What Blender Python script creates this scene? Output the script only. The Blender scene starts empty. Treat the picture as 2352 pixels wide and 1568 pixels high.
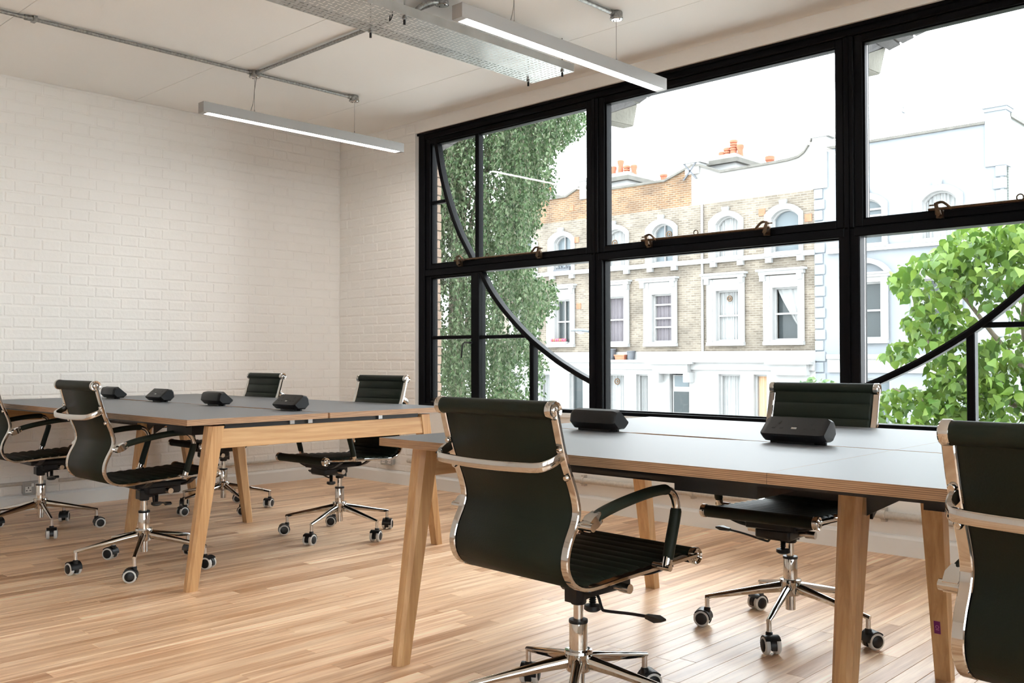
import bpy, bmesh, math, random
from mathutils import Vector, Matrix

# ------------------------------------------------------------------ camera, sky, exposure
scene = bpy.context.scene
col = scene.collection
cam_data = bpy.data.cameras.new('camera')
cam = bpy.data.objects.new('camera', cam_data)
col.objects.link(cam)
cam_data.sensor_fit = 'HORIZONTAL'
cam_data.sensor_width = 36.0
cam_data.lens = 33.105
cam_data.clip_start = 0.05
cam_data.clip_end = 400
CAM_R = Vector((0.722791, 0.691065, -0.001317))
CAM_U = Vector((0.013567, -0.012286, 0.999832))
CAM_F = Vector((-0.690934, 0.722688, 0.018256))
cam.matrix_world = Matrix((
    (CAM_R.x, CAM_U.x, -CAM_F.x, 6.66401),
    (CAM_R.y, CAM_U.y, -CAM_F.y, -4.82487),
    (CAM_R.z, CAM_U.z, -CAM_F.z, 0.99856),
    (0, 0, 0, 1)))
scene.camera = cam
CAM_P = Vector((6.66401, -4.82487, 0.99856))

world = bpy.data.worlds.new('overcast_sky')
scene.world = world
world.use_nodes = True
wn = world.node_tree.nodes
wn['Background'].inputs['Color'].default_value = (0.90, 0.955, 1.0, 1)
wn['Background'].inputs['Strength'].default_value = 4.6

vs = scene.view_settings
vs.view_transform = 'Standard'
vs.look = 'None'
vs.gamma = 1.0
vs.exposure = 1.15
vs.use_curve_mapping = False
LED_STRENGTH = 18.0
try:
    scene.cycles.use_denoising = True
    scene.cycles.max_bounces = 7
    scene.cycles.diffuse_bounces = 4
    scene.cycles.glossy_bounces = 3
    scene.cycles.transmission_bounces = 3
    scene.cycles.use_adaptive_sampling = True
    scene.cycles.adaptive_threshold = 0.12
    scene.cycles.adaptive_min_samples = 24
    scene.cycles.transparent_max_bounces = 24
    scene.cycles.caustics_reflective = False
    scene.cycles.caustics_refractive = False
    scene.cycles.sample_clamp_indirect = 6.0
except Exception:
    pass

# ------------------------------------------------------------------ materials
def new_mat(name):
    m = bpy.data.materials.new(name)
    m.use_nodes = True
    nt = m.node_tree
    b = nt.nodes['Principled BSDF']
    return m, nt, b

def nd(nt, typ, **kw):
    n = nt.nodes.new(typ)
    for k, v in kw.items():
        setattr(n, k, v)
    return n

def plain(name, c, rough=0.5, metal=0.0, spec=0.5, bump=None, var=None):
    """bump = (scale, strength); var = (scale, amount) value variation"""
    m, nt, b = new_mat(name)
    b.inputs['Base Color'].default_value = (*c, 1)
    b.inputs['Roughness'].default_value = rough
    b.inputs['Metallic'].default_value = metal
    b.inputs['Specular IOR Level'].default_value = spec
    geo = nd(nt, 'ShaderNodeNewGeometry')
    if var:
        no = nd(nt, 'ShaderNodeTexNoise')
        no.inputs['Scale'].default_value = var[0]
        no.inputs['Detail'].default_value = 4
        nt.links.new(geo.outputs['Position'], no.inputs['Vector'])
        mp = nd(nt, 'ShaderNodeMapRange')
        mp.inputs['From Min'].default_value = 0.3
        mp.inputs['From Max'].default_value = 0.7
        mp.inputs['To Min'].default_value = 1 - var[1]
        mp.inputs['To Max'].default_value = 1 + var[1]
        nt.links.new(no.outputs['Fac'], mp.inputs['Value'])
        mx = nd(nt, 'ShaderNodeVectorMath', operation='SCALE')
        mx.inputs[0].default_value = c
        nt.links.new(mp.outputs['Result'], mx.inputs['Scale'])
        nt.links.new(mx.outputs['Vector'], b.inputs['Base Color'])
    if bump:
        no = nd(nt, 'ShaderNodeTexNoise')
        no.inputs['Scale'].default_value = bump[0]
        no.inputs['Detail'].default_value = 5
        nt.links.new(geo.outputs['Position'], no.inputs['Vector'])
        bp = nd(nt, 'ShaderNodeBump')
        bp.inputs['Strength'].default_value = bump[1]
        bp.inputs['Distance'].default_value = 0.01
        nt.links.new(no.outputs['Fac'], bp.inputs['Height'])
        nt.links.new(bp.outputs['Normal'], b.inputs['Normal'])
    return m

def wood(name, c_dark, c_light, scl, rough=0.4, rand=0.0, per_piece=0.0, bump=0.05, ring=0.5, spec=0.5):
    """grain: noise stretched by scl (world axes); per_piece: colour shift by object / island"""
    m, nt, b = new_mat(name)
    geo = nd(nt, 'ShaderNodeNewGeometry')
    oi = nd(nt, 'ShaderNodeObjectInfo')
    add = nd(nt, 'ShaderNodeMath', operation='ADD')
    nt.links.new(geo.outputs['Random Per Island'], add.inputs[0])
    nt.links.new(oi.outputs['Random'], add.inputs[1])
    fr = nd(nt, 'ShaderNodeMath', operation='FRACT')
    nt.links.new(add.outputs[0], fr.inputs[0])
    mul = nd(nt, 'ShaderNodeVectorMath', operation='MULTIPLY')
    mul.inputs[1].default_value = scl
    nt.links.new(geo.outputs['Position'], mul.inputs[0])
    off = nd(nt, 'ShaderNodeMath', operation='MULTIPLY')
    off.inputs[1].default_value = 37.0
    nt.links.new(fr.outputs[0], off.inputs[0])
    sh = nd(nt, 'ShaderNodeVectorMath', operation='ADD')
    nt.links.new(mul.outputs['Vector'], sh.inputs[0])
    nt.links.new(off.outputs[0], sh.inputs[1])
    n1 = nd(nt, 'ShaderNodeTexNoise')
    n1.inputs['Scale'].default_value = 1.0
    n1.inputs['Detail'].default_value = 6
    n1.inputs['Roughness'].default_value = 0.62
    n1.inputs['Distortion'].default_value = 0.6
    nt.links.new(sh.outputs['Vector'], n1.inputs['Vector'])
    rp = nd(nt, 'ShaderNodeValToRGB')
    rp.color_ramp.elements[0].position = 0.36
    rp.color_ramp.elements[1].position = 0.64
    rp.color_ramp.elements[0].color = (*c_dark, 1)
    rp.color_ramp.elements[1].color = (*c_light, 1)
    nt.links.new(n1.outputs['Fac'], rp.inputs['Fac'])
    out = rp.outputs['Color']
    if per_piece:
        r2 = nd(nt, 'ShaderNodeValToRGB')
        r2.color_ramp.interpolation = 'LINEAR'
        els = r2.color_ramp.elements
        els[0].color = (1 - 1.1 * per_piece, 1 - 1.6 * per_piece, 1 - 2.0 * per_piece, 1)
        els[1].color = (1 + per_piece, 1 + per_piece, 1 + per_piece, 1)
        e = els.new(0.25); e.color = (1, 0.95, 0.9, 1)
        e = els.new(0.7); e.color = (1.03, 1.0, 0.97, 1)
        nt.links.new(fr.outputs[0], r2.inputs['Fac'])
        mx = nd(nt, 'ShaderNodeVectorMath', operation='MULTIPLY')
        nt.links.new(out, mx.inputs[0])
        nt.links.new(r2.outputs['Color'], mx.inputs[1])
        out = mx.outputs['Vector']
    nt.links.new(out, b.inputs['Base Color'])
    b.inputs['Roughness'].default_value = rough
    b.inputs['Specular IOR Level'].default_value = spec
    if bump:
        bp = nd(nt, 'ShaderNodeBump')
        bp.inputs['Strength'].default_value = bump
        bp.inputs['Distance'].default_value = 0.002
        nt.links.new(n1.outputs['Fac'], bp.inputs['Height'])
        nt.links.new(bp.outputs['Normal'], b.inputs['Normal'])
    return m

def brickwork(name, c1, c2, mortar, scale=1.0, var=0.35):
    """far brick facade: world x,z -> brick pattern"""
    m, nt, b = new_mat(name)
    geo = nd(nt, 'ShaderNodeNewGeometry')
    sp = nd(nt, 'ShaderNodeSeparateXYZ')
    nt.links.new(geo.outputs['Position'], sp.inputs[0])
    sm = nd(nt, 'ShaderNodeMath', operation='ADD')
    nt.links.new(sp.outputs['X'], sm.inputs[0]); nt.links.new(sp.outputs['Y'], sm.inputs[1])
    cb = nd(nt, 'ShaderNodeCombineXYZ')
    nt.links.new(sm.outputs[0], cb.inputs['X'])
    nt.links.new(sp.outputs['Z'], cb.inputs['Y'])
    bt = nd(nt, 'ShaderNodeTexBrick')
    bt.inputs['Scale'].default_value = 1.0
    bt.inputs['Brick Width'].default_value = 0.235 * scale
    bt.inputs['Row Height'].default_value = 0.078 * scale
    bt.inputs['Mortar Size'].default_value = 0.012 * scale
    bt.inputs['Mortar Smooth'].default_value = 0.2
    bt.inputs['Bias'].default_value = -0.1
    bt.inputs['Color1'].default_value = (*c1, 1)
    bt.inputs['Color2'].default_value = (*c2, 1)
    bt.inputs['Mortar'].default_value = (*mortar, 1)
    nt.links.new(cb.outputs['Vector'], bt.inputs['Vector'])
    no = nd(nt, 'ShaderNodeTexNoise')
    no.inputs['Scale'].default_value = 1.3
    no.inputs['Detail'].default_value = 6
    nt.links.new(geo.outputs['Position'], no.inputs['Vector'])
    mp = nd(nt, 'ShaderNodeMapRange')
    mp.inputs['From Min'].default_value = 0.3; mp.inputs['From Max'].default_value = 0.7
    mp.inputs['To Min'].default_value = 1 - var; mp.inputs['To Max'].default_value = 1 + var
    nt.links.new(no.outputs['Fac'], mp.inputs['Value'])
    mx = nd(nt, 'ShaderNodeVectorMath', operation='SCALE')
    nt.links.new(bt.outputs['Color'], mx.inputs[0])
    nt.links.new(mp.outputs['Result'], mx.inputs['Scale'])
    nt.links.new(mx.outputs['Vector'], b.inputs['Base Color'])
    b.inputs['Roughness'].default_value = 0.85
    bp = nd(nt, 'ShaderNodeBump')
    bp.inputs['Strength'].default_value = 0.5
    bp.inputs['Distance'].default_value = 0.01
    bp.invert = True
    nt.links.new(bt.outputs['Fac'], bp.inputs['Height'])
    nt.links.new(bp.outputs['Normal'], b.inputs['Normal'])
    return m

def leafy(name, c1, c2, c3, rough=0.45, trans=0.35):
    m, nt, b = new_mat(name)
    geo = nd(nt, 'ShaderNodeNewGeometry')
    oi = nd(nt, 'ShaderNodeObjectInfo')
    add = nd(nt, 'ShaderNodeMath', operation='ADD')
    nt.links.new(geo.outputs['Random Per Island'], add.inputs[0])
    nt.links.new(oi.outputs['Random'], add.inputs[1])
    fr = nd(nt, 'ShaderNodeMath', operation='FRACT')
    nt.links.new(add.outputs[0], fr.inputs[0])
    rp = nd(nt, 'ShaderNodeValToRGB')
    rp.color_ramp.elements[0].color = (*c1, 1)
    rp.color_ramp.elements[1].color = (*c3, 1)
    e = rp.color_ramp.elements.new(0.5); e.color = (*c2, 1)
    nt.links.new(fr.outputs[0], rp.inputs['Fac'])
    nt.links.new(rp.outputs['Color'], b.inputs['Base Color'])
    b.inputs['Roughness'].default_value = rough
    b.inputs['Specular IOR Level'].default_value = 0.25
    tr = nd(nt, 'ShaderNodeBsdfTranslucent')
    nt.links.new(rp.outputs['Color'], tr.inputs['Color'])
    mx = nd(nt, 'ShaderNodeMixShader')
    mx.inputs['Fac'].default_value = trans
    nt.links.new(b.outputs['BSDF'], mx.inputs[1])
    nt.links.new(tr.outputs['BSDF'], mx.inputs[2])
    nt.links.new(mx.outputs['Shader'], nt.nodes['Material Output'].inputs['Surface'])
    return m

def glass(name, tint=(0.97, 0.985, 0.98)):
    m, nt, b = new_mat(name)
    nt.nodes.remove(b)
    tr = nd(nt, 'ShaderNodeBsdfTransparent')
    tr.inputs['Color'].default_value = (*tint, 1)
    gl = nd(nt, 'ShaderNodeBsdfGlossy')
    gl.inputs['Roughness'].default_value = 0.0
    fr = nd(nt, 'ShaderNodeFresnel')
    fr.inputs['IOR'].default_value = 1.25
    mx = nd(nt, 'ShaderNodeMixShader')
    nt.links.new(fr.outputs['Fac'], mx.inputs['Fac'])
    nt.links.new(tr.outputs['BSDF'], mx.inputs[1])
    nt.links.new(gl.outputs['BSDF'], mx.inputs[2])
    nt.links.new(mx.outputs['Shader'], nt.nodes['Material Output'].inputs['Surface'])
    return m

def emitter(name, c, s):
    m, nt, b = new_mat(name)
    b.inputs['Base Color'].default_value = (0.8, 0.8, 0.8, 1)
    b.inputs['Emission Color'].default_value = (*c, 1)
    b.inputs['Emission Strength'].default_value = s
    return m

def plywood(name):
    m, nt, b = new_mat(name)
    geo = nd(nt, 'ShaderNodeNewGeometry')
    sp = nd(nt, 'ShaderNodeSeparateXYZ')
    nt.links.new(geo.outputs['Position'], sp.inputs[0])
    mu = nd(nt, 'ShaderNodeMath', operation='MULTIPLY'); mu.inputs[1].default_value = 2 * math.pi / 0.0042
    nt.links.new(sp.outputs['Z'], mu.inputs[0])
    si = nd(nt, 'ShaderNodeMath', operation='SINE')
    nt.links.new(mu.outputs[0], si.inputs[0])
    no = nd(nt, 'ShaderNodeTexNoise'); no.inputs['Scale'].default_value = 1.0; no.inputs['Detail'].default_value = 5
    sc = nd(nt, 'ShaderNodeVectorMath', operation='MULTIPLY'); sc.inputs[1].default_value = (9, 9, 400)
    nt.links.new(geo.outputs['Position'], sc.inputs[0]); nt.links.new(sc.outputs['Vector'], no.inputs['Vector'])
    ad = nd(nt, 'ShaderNodeMath', operation='MULTIPLY_ADD'); ad.inputs[1].default_value = 0.22
    nt.links.new(si.outputs[0], ad.inputs[0]); nt.links.new(no.outputs['Fac'], ad.inputs[2])
    rp = nd(nt, 'ShaderNodeValToRGB')
    rp.color_ramp.elements[0].position = 0.25; rp.color_ramp.elements[0].color = (0.20, 0.105, 0.055, 1)
    rp.color_ramp.elements[1].position = 0.72; rp.color_ramp.elements[1].color = (0.50, 0.31, 0.18, 1)
    nt.links.new(ad.outputs[0], rp.inputs['Fac'])
    nt.links.new(rp.outputs['Color'], b.inputs['Base Color'])
    b.inputs['Roughness'].default_value = 0.55
    return m

M = {}
M['wall_paint'] = plain('white_wall_paint', (0.84, 0.80, 0.755), 0.55, bump=(60, 0.12), spec=0.35)
M['brick_paint'] = plain('painted_brick', (0.84, 0.80, 0.755), 0.55, bump=(45, 0.22), spec=0.3)
M['ceiling'] = plain('ceiling_paint', (0.93, 0.905, 0.87), 0.8, bump=(90, 0.05), spec=0.2)
M['skirting'] = plain('skirting_paint', (0.80, 0.79, 0.77), 0.4)
M['floor_dark'] = plain('subfloor', (0.10, 0.06, 0.035), 0.9)
M['plank'] = wood('maple_floor', (0.60, 0.345, 0.19), (0.96, 0.72, 0.50), (30, 1.3, 1), rough=0.33, per_piece=0.25, bump=0.04, spec=0.36)
M['ash_leg'] = wood('ash_leg_wood', (0.46, 0.255, 0.11), (0.62, 0.385, 0.19), (42, 42, 2.2), rough=0.42, bump=0.06)
M['ash_rail'] = wood('ash_rail_wood', (0.48, 0.275, 0.125), (0.64, 0.41, 0.21), (42, 2.2, 42), rough=0.42, bump=0.06)
M['ply'] = plywood('plywood_edge')
M['laminate'] = plain('grey_laminate', (0.115, 0.122, 0.132), 0.46, spec=0.9)
M['black_steel'] = plain('black_steel', (0.010, 0.010, 0.011), 0.4)
M['black_plastic'] = plain('black_plastic', (0.007, 0.007, 0.008), 0.42, bump=(300, 0.03), spec=0.35)
M['hole'] = plain('socket_slot', (0.002, 0.002, 0.002), 0.6)
M['usb'] = plain('usb_metal', (0.5, 0.5, 0.5), 0.3, metal=1.0)
M['chrome'] = plain('chrome', (0.58, 0.56, 0.535), 0.06, metal=1.0)
M['steel'] = plain('brushed_steel', (0.62, 0.60, 0.57), 0.22, metal=1.0)
M['leather'] = plain('dark_green_leather', (0.009, 0.0130, 0.0078), 0.55, bump=(220, 0.06), spec=0.22)
M['grey_tyre'] = plain('grey_tyre', (0.62, 0.61, 0.59), 0.5)
M['galv'] = plain('galvanised_steel', (0.34, 0.335, 0.32), 0.42, metal=0.85, var=(70, 0.35))
M['galv_tray'] = plain('galvanised_tray', (0.50, 0.51, 0.50), 0.34, metal=0.9, var=(9, 0.12))
M['alu'] = plain('anodised_aluminium', (0.36, 0.345, 0.33), 0.45, metal=0.35)
M['led'] = emitter('led_diffuser', (1.0, 0.955, 0.90), LED_STRENGTH)
M['wire'] = plain('steel_wire', (0.30, 0.28, 0.26), 0.4, metal=0.8)
M['frame_black'] = plain('black_gloss_paint', (0.004, 0.004, 0.005), 0.42, bump=(30, 0.03), spec=0.07)
M['pane'] = glass('window_glass')
M['brass'] = plain('aged_brass', (0.10, 0.062, 0.036), 0.42, metal=0.8, var=(80, 0.35))
M['pipe_paint'] = plain('painted_pipe', (0.52, 0.47, 0.41), 0.45, var=(60, 0.12))
M['socket_metal'] = plain('metal_clad_socket', (0.42, 0.42, 0.41), 0.45, metal=0.4)
M['white_plastic'] = plain('white_plastic', (0.78, 0.77, 0.74), 0.4)
M['purple'] = plain('purple_sticker', (0.16, 0.012, 0.13), 0.4)
M['sticker_mark'] = plain('sticker_mark', (0.55, 0.22, 0.45), 0.4)
# outdoors
M['jamb_brick'] = plain('cream_pink_brick', (0.21, 0.145, 0.105), 0.85, bump=(70, 0.5), var=(14, 0.14))
M['mortar'] = plain('mortar', (0.12, 0.10, 0.085), 0.9)
M['arch_brick'] = plain('grey_arch_brick', (0.10, 0.095, 0.095), 0.85, bump=(60, 0.5), var=(12, 0.2))
M['stone'] = plain('pale_stone', (0.19, 0.18, 0.15), 0.85, bump=(40, 0.4), var=(8, 0.12))
M['stock_brick'] = brickwork('grey_stock_brick', (0.135, 0.112, 0.086), (0.08, 0.064, 0.047), (0.165, 0.145, 0.12), var=0.28)
M['orange_brick'] = brickwork('orange_brick', (0.135, 0.070, 0.030), (0.075, 0.038, 0.017), (0.17, 0.13, 0.09), var=0.3)
M['white_brick'] = brickwork('white_painted_brick', (0.20, 0.215, 0.20), (0.18, 0.195, 0.18), (0.12, 0.133, 0.126), var=0.1)
M['stucco'] = plain('white_stucco', (0.27, 0.27, 0.268), 0.7, var=(2.5, 0.04))
M['render'] = plain('stained_render', (0.205, 0.198, 0.188), 0.8, var=(0.6, 0.07))
M['blue_stucco'] = plain('pale_blue_stucco', (0.155, 0.170, 0.186), 0.7, var=(1.2, 0.05))
M['coping'] = plain('coping_stone', (0.09, 0.085, 0.075), 0.85, var=(5, 0.2))
M['terracotta'] = plain('terracotta', (0.30, 0.095, 0.05), 0.8, var=(9, 0.18))
M['far_glass'] = plain('far_window_glass', (0.035, 0.042, 0.044), 0.10, spec=0.22)
M['far_glass_blue'] = plain('far_window_blind_glass', (0.10, 0.12, 0.132), 0.15, spec=0.22)
M['curtain_grey'] = plain('grey_curtain', (0.13, 0.118, 0.13), 0.9)
M['curtain_white'] = plain('white_net_curtain', (0.26, 0.265, 0.265), 0.9)
M['blind_wood'] = plain('wooden_blind', (0.60, 0.42, 0.28), 0.8)
M['tarmac'] = plain('pale_paving', (0.55, 0.54, 0.52), 0.95, var=(3, 0.1))
M['pot_black'] = plain('black_pot', (0.06, 0.065, 0.075), 0.6)
M['lamp_grey'] = plain('street_lamp_grey', (0.06, 0.07, 0.08), 0.5)
M['bark'] = plain('tree_bark', (0.23, 0.185, 0.15), 0.9, bump=(30, 0.6), var=(12, 0.3))
M['birch_leaf'] = leafy('birch_leaf', (0.018, 0.042, 0.012), (0.042, 0.078, 0.026), (0.12, 0.155, 0.085), trans=0.25)
M['catalpa_leaf'] = leafy('catalpa_leaf', (0.042, 0.095, 0.014), (0.09, 0.165, 0.024), (0.155, 0.235, 0.04), trans=0.30)
M['shrub_leaf'] = leafy('shrub_leaf', (0.06, 0.12, 0.05), (0.12, 0.20, 0.08), (0.20, 0.19, 0.12), trans=0.3)
M['flower'] = plain('red_flowers', (0.55, 0.05, 0.08), 0.7)

# ------------------------------------------------------------------ mesh helpers
class MB:
    """collects geometry for ONE mesh"""
    def __init__(self):
        self.v = []; self.f = []; self.mi = []; self.cur = 0
    def add(self, vs_, fs_):
        o = len(self.v)
        self.v += [tuple(p) for p in vs_]
        for f in fs_:
            self.f.append(tuple(o + i for i in f)); self.mi.append(self.cur)
        return self
    def box(self, x0, x1, y0, y1, z0, z1):
        return self.hexa([(x0,y0,z0),(x1,y0,z0),(x1,y1,z0),(x0,y1,z0),(x0,y0,z1),(x1,y0,z1),(x1,y1,z1),(x0,y1,z1)])
    def hexa(self, p):
        return self.add(p, [(3,2,1,0),(4,5,6,7),(0,1,5,4),(1,2,6,5),(2,3,7,6),(3,0,4,7)])
    def cbox(self, x0, x1, y0, y1, z0, z1, c):
        """box with chamfered edges (two inset rings per axis, via convex loops along z)"""
        rings = []
        for z, k in ((z0, c), (z0 + c, 0), (z1 - c, 0), (z1, c)):
            a = [(x0+c+k*0, y0+k), (x1-c, y0+k), (x1-k, y0+c), (x1-k, y1-c), (x1-c, y1-k), (x0+c, y1-k), (x0+k, y1-c), (x0+k, y0+c)]
            rings.append([(x, y, z) for x, y in a])
        return self.loft(rings)
    def loft(self, rings, caps=True, closed=True):
        n = len(rings[0]); vs_ = [p for r in rings for p in r]; fs_ = []
        for i in range(len(rings) - 1):
            for j in range(n if closed else n - 1):
                k = (j + 1) % n
                fs_.append((i*n+j, i*n+k, (i+1)*n+k, (i+1)*n+j))
        if caps:
            fs_.append(tuple(range(n - 1, -1, -1)))
            fs_.append(tuple((len(rings)-1)*n + j for j in range(n)))
        return self.add(vs_, fs_)
    def cyl(self, p0, p1, r0, r1=None, n=14, caps=True):
        r1 = r0 if r1 is None else r1
        p0 = Vector(p0); p1 = Vector(p1); t = (p1 - p0).normalized()
        a = t.cross(Vector((0,0,1)) if abs(t.z) < 0.9 else Vector((1,0,0))).normalized(); b = t.cross(a)
        rings = []
        for p, r in ((p0, r0), (p1, r1)):
            rings.append([p + a*(r*math.cos(2*math.pi*i/n)) + b*(r*math.sin(2*math.pi*i/n)) for i in range(n)])
        return self.loft(rings, caps)
    def lathe(self, prof, o=(0,0,0), axis=(0,0,1), n=18, caps=True):
        o = Vector(o); t = Vector(axis).normalized()
        a = t.cross(Vector((0,0,1)) if abs(t.z) < 0.9 else Vector((1,0,0))).normalized(); b = t.cross(a)
        rings = [[o + t*h + a*(r*math.cos(2*math.pi*i/n)) + b*(r*math.sin(2*math.pi*i/n)) for i in range(n)] for r, h in prof]
        return self.loft(rings, caps)
    def sweep(self, path, prof, ref, caps=True, scale=None):
        """prof: list of (a,b) or function(i,u)->list; a along ref-side, b along T x side"""
        path = [Vector(p) for p in path]; ref = Vector(ref); rings = []
        for i, p in enumerate(path):
            t = (path[min(i+1, len(path)-1)] - path[max(i-1, 0)]).normalized()
            s = (ref - t * t.dot(ref)).normalized(); nn = t.cross(s)
            pr = prof(i) if callable(prof) else prof
            k = scale[i] if scale else 1.0
            rings.append([p + s*(a*k) + nn*(b*k) for a, b in pr])
        return self.loft(rings, caps)
    def prism(self, poly, y0, y1, to=None):
        """poly of (x,z) extruded between y0 and y1 (or mapped by to(a,b,c))"""
        to = to or (lambda a, c, b: (a, c, b))
        n = len(poly)
        vs_ = [to(a, y0, b) for a, b in poly] + [to(a, y1, b) for a, b in poly]
        fs_ = [tuple(range(n - 1, -1, -1)), tuple(range(n, 2*n))]
        for i in range(n):
            j = (i + 1) % n
            fs_.append((i, j, n + j, n + i))
        return self.add(vs_, fs_)
    def mesh(self, name, mats, smooth=None, bevel=None, fix=True):
        me = bpy.data.meshes.new(name)
        me.from_pydata(self.v, [], self.f)
        if not isinstance(mats, (list, tuple)): mats = [mats]
        for m in mats: me.materials.append(m)
        for p, i in zip(me.polygons, self.mi): p.material_index = i
        if fix or bevel:
            bm = bmesh.new(); bm.from_mesh(me)
            if bevel:
                bmesh.ops.bevel(bm, geom=bm.edges[:], offset=bevel, segments=2 if bevel > 0.003 else 1, affect='EDGES', clamp_overlap=True)
            bmesh.ops.recalc_face_normals(bm, faces=bm.faces[:])
            bm.to_mesh(me); bm.free()
        if smooth is not None:
            for p in me.polygons: p.use_smooth = True
            me.set_sharp_from_angle(angle=math.radians(smooth))
        return me

def put(name, me, parent=None, loc=None, rot=None, scale=None):
    o = bpy.data.objects.new(name, me); col.objects.link(o)
    if parent is not None: o.parent = parent
    if loc is not None: o.location = loc
    if rot is not None: o.rotation_euler = rot
    if scale is not None: o.scale = scale
    return o

def obj(name, mb, mats, parent=None, smooth=None, bevel=None, **kw):
    return put(name, mb.mesh(name, mats, smooth, bevel), parent, **kw)

def tag(o, label, cat=None, group=None, kind=None):
    o['label'] = label
    if cat: o['category'] = cat
    if group: o['group'] = group
    if kind: o['kind'] = kind
    return o

def empty(name, loc=(0,0,0), rz=0.0):
    o = bpy.data.objects.new(name, None); col.objects.link(o)
    o.location = loc; o.rotation_euler = (0, 0, rz); o.empty_display_size = 0.1
    return o

def crv(pts, n=6):
    """Catmull-Rom through points"""
    P_ = [Vector(p) for p in pts]; P_ = [2*P_[0]-P_[1]] + P_ + [2*P_[-1]-P_[-2]]
    out = []
    for i in range(1, len(P_)-2):
        a, b, c, d = P_[i-1], P_[i], P_[i+1], P_[i+2]
        for k in range(n):
            t = k / n
            out.append(0.5*((2*b) + (c-a)*t + (2*a-5*b+4*c-d)*t*t + (3*b-a-3*c+d)*t**3))
    out.append(P_[-2]); return out

def circ(r, n=10, sx=1.0, sy=1.0):
    return [(r*sx*math.cos(2*math.pi*i/n), r*sy*math.sin(2*math.pi*i/n)) for i in range(n)]

rnd = random.Random(7)
ROOM_X, ROOM_Y, CEIL, GZ0 = 9.4, -8.4, 2.868, -3.6

# ------------------------------------------------------------------ floor
floor = obj('floor', MB().box(-0.3, ROOM_X + 0.3, ROOM_Y - 0.3, 0.02, -0.20, -0.006), M['floor_dark'])
tag(floor, 'warm maple strip floor running towards the window wall', kind='structure')
PW = 0.066
def plank_rings(x0, x1, y0, y1):
    g, c = 0.0004, 0.0009
    mb = []
    for z, k in ((-0.0075, g), (-0.0012, g), (0.0, g + c)):
        mb.append([(x0+k, y0+k, z), (x1-k, y0+k, z), (x1-k, y1-k, z), (x0+k, y1-k, z)])
    return mb
planks = []
i = 0; x = 0.0
while x < ROOM_X:
    y = ROOM_Y - rnd.uniform(0, 1.0)
    while y < 0:
        L = rnd.choice((0.45, 0.6, 0.75, 0.9, 1.1, 1.35)) * rnd.uniform(0.9, 1.1)
        y0, y1 = max(y, ROOM_Y), min(y + L, 0.0)
        if y1 - y0 > 0.02: planks.append((x, min(x + PW, ROOM_X), y0, y1))
        y += L
    x += PW
def seen_size(px, py, pz, area):
    d = Vector((px, py, pz)) - CAM_P
    z = d.dot(CAM_F)
    if z < 0.3: return 0.0
    u, v = d.dot(CAM_R)/z, d.dot(CAM_U)/z
    if abs(u) > 0.57 or abs(v) > 0.40: return 0.0
    return area / z ** 2
planks.sort(key=lambda p: -seen_size((p[0]+p[1])/2, (p[2]+p[3])/2, 0, (p[3]-p[2]) / (abs((p[2]+p[3])/2+4.82) + abs((p[0]+p[1])/2-6.66))))
unit = MB().loft(plank_rings(0, PW, 0, 1)).mesh('plank', M['plank'])
for p in planks[:298]:
    put('plank', unit, floor, loc=(p[0], p[2], 0), scale=(1, p[3]-p[2], 1))
rest = MB()
for p in planks[298:]: rest.loft(plank_rings(*p))
r_ = obj('plank_field', rest, M['plank'], floor); r_['kind'] = 'stuff'

# ------------------------------------------------------------------ ceiling boards
ceiling = obj('ceiling', MB().box(-0.3, ROOM_X + 0.3, ROOM_Y - 0.3, 0.3, CEIL + 0.012, CEIL + 0.2), M['ceiling'])
tag(ceiling, 'flat warm white boarded ceiling with thin joints', kind='structure')
js = [0.0, -0.605, -1.808, -3.012, -4.216, -5.42, -6.62, -7.82, ROOM_Y]
for a, b in zip(js, js[1:]):
    obj('ceiling_panel', MB().cbox(0.0, ROOM_X, b + 0.0012, a - 0.0012, CEIL, CEIL + 0.013, 0.0015), M['ceiling'], ceiling)

# ------------------------------------------------------------------ walls with painted bricks
def brick_shape(w, h, seed):
    """painted brick facing +u; local a along wall, b up, c out"""
    r = random.Random(seed); j = lambda s: r.uniform(-s, s)
    rings = []
    for c, k in ((-0.010, 0.001), (-0.0030, 0.0045), (-0.0009, 0.0075), (0.0, 0.0125)):
        ring = []
        for sa, sb in ((0,0),(1,0),(1,1),(0,1)):
            ring.append((sa*w + (k if sa == 0 else -k) + j(0.0014), sb*h + (k if sb == 0 else -k) + j(0.0011), c + (j(0.0009) if c == 0 else 0)))
        rings.append(ring)
    return rings
COURSE, SM, HM = 0.075, 0.233, 0.125
Z0 = 1.094 - COURSE/2 - 14*COURSE          # bottom of a row whose stretchers start at phase A
def bond(a0, a1, zmin, zmax, phaseA=-2.49, phaseB=-2.314):
    out = []
    k = int(math.floor((zmin - Z0)/COURSE)) - 1
    while Z0 + k*COURSE < zmax:
        z = Z0 + k*COURSE; z1 = min(z + COURSE, zmax); zz = max(z, zmin)
        if z1 - zz > 0.02:
            ph = phaseA if k % 2 == 0 else phaseB
            n = math.floor((a0 - ph)/(SM+HM)) - 1; a = ph + n*(SM+HM); st = True
            while a < a1:
                w = SM if st else HM
                s, e = max(a, a0), min(a + w, a1)
                if e - s > 0.02: out.append((s, e, zz, z1, st and abs(e-s-SM) < 1e-6, (not st) and abs(e-s-HM) < 1e-6))
                a += w; st = not st
        k += 1
    return out

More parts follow.
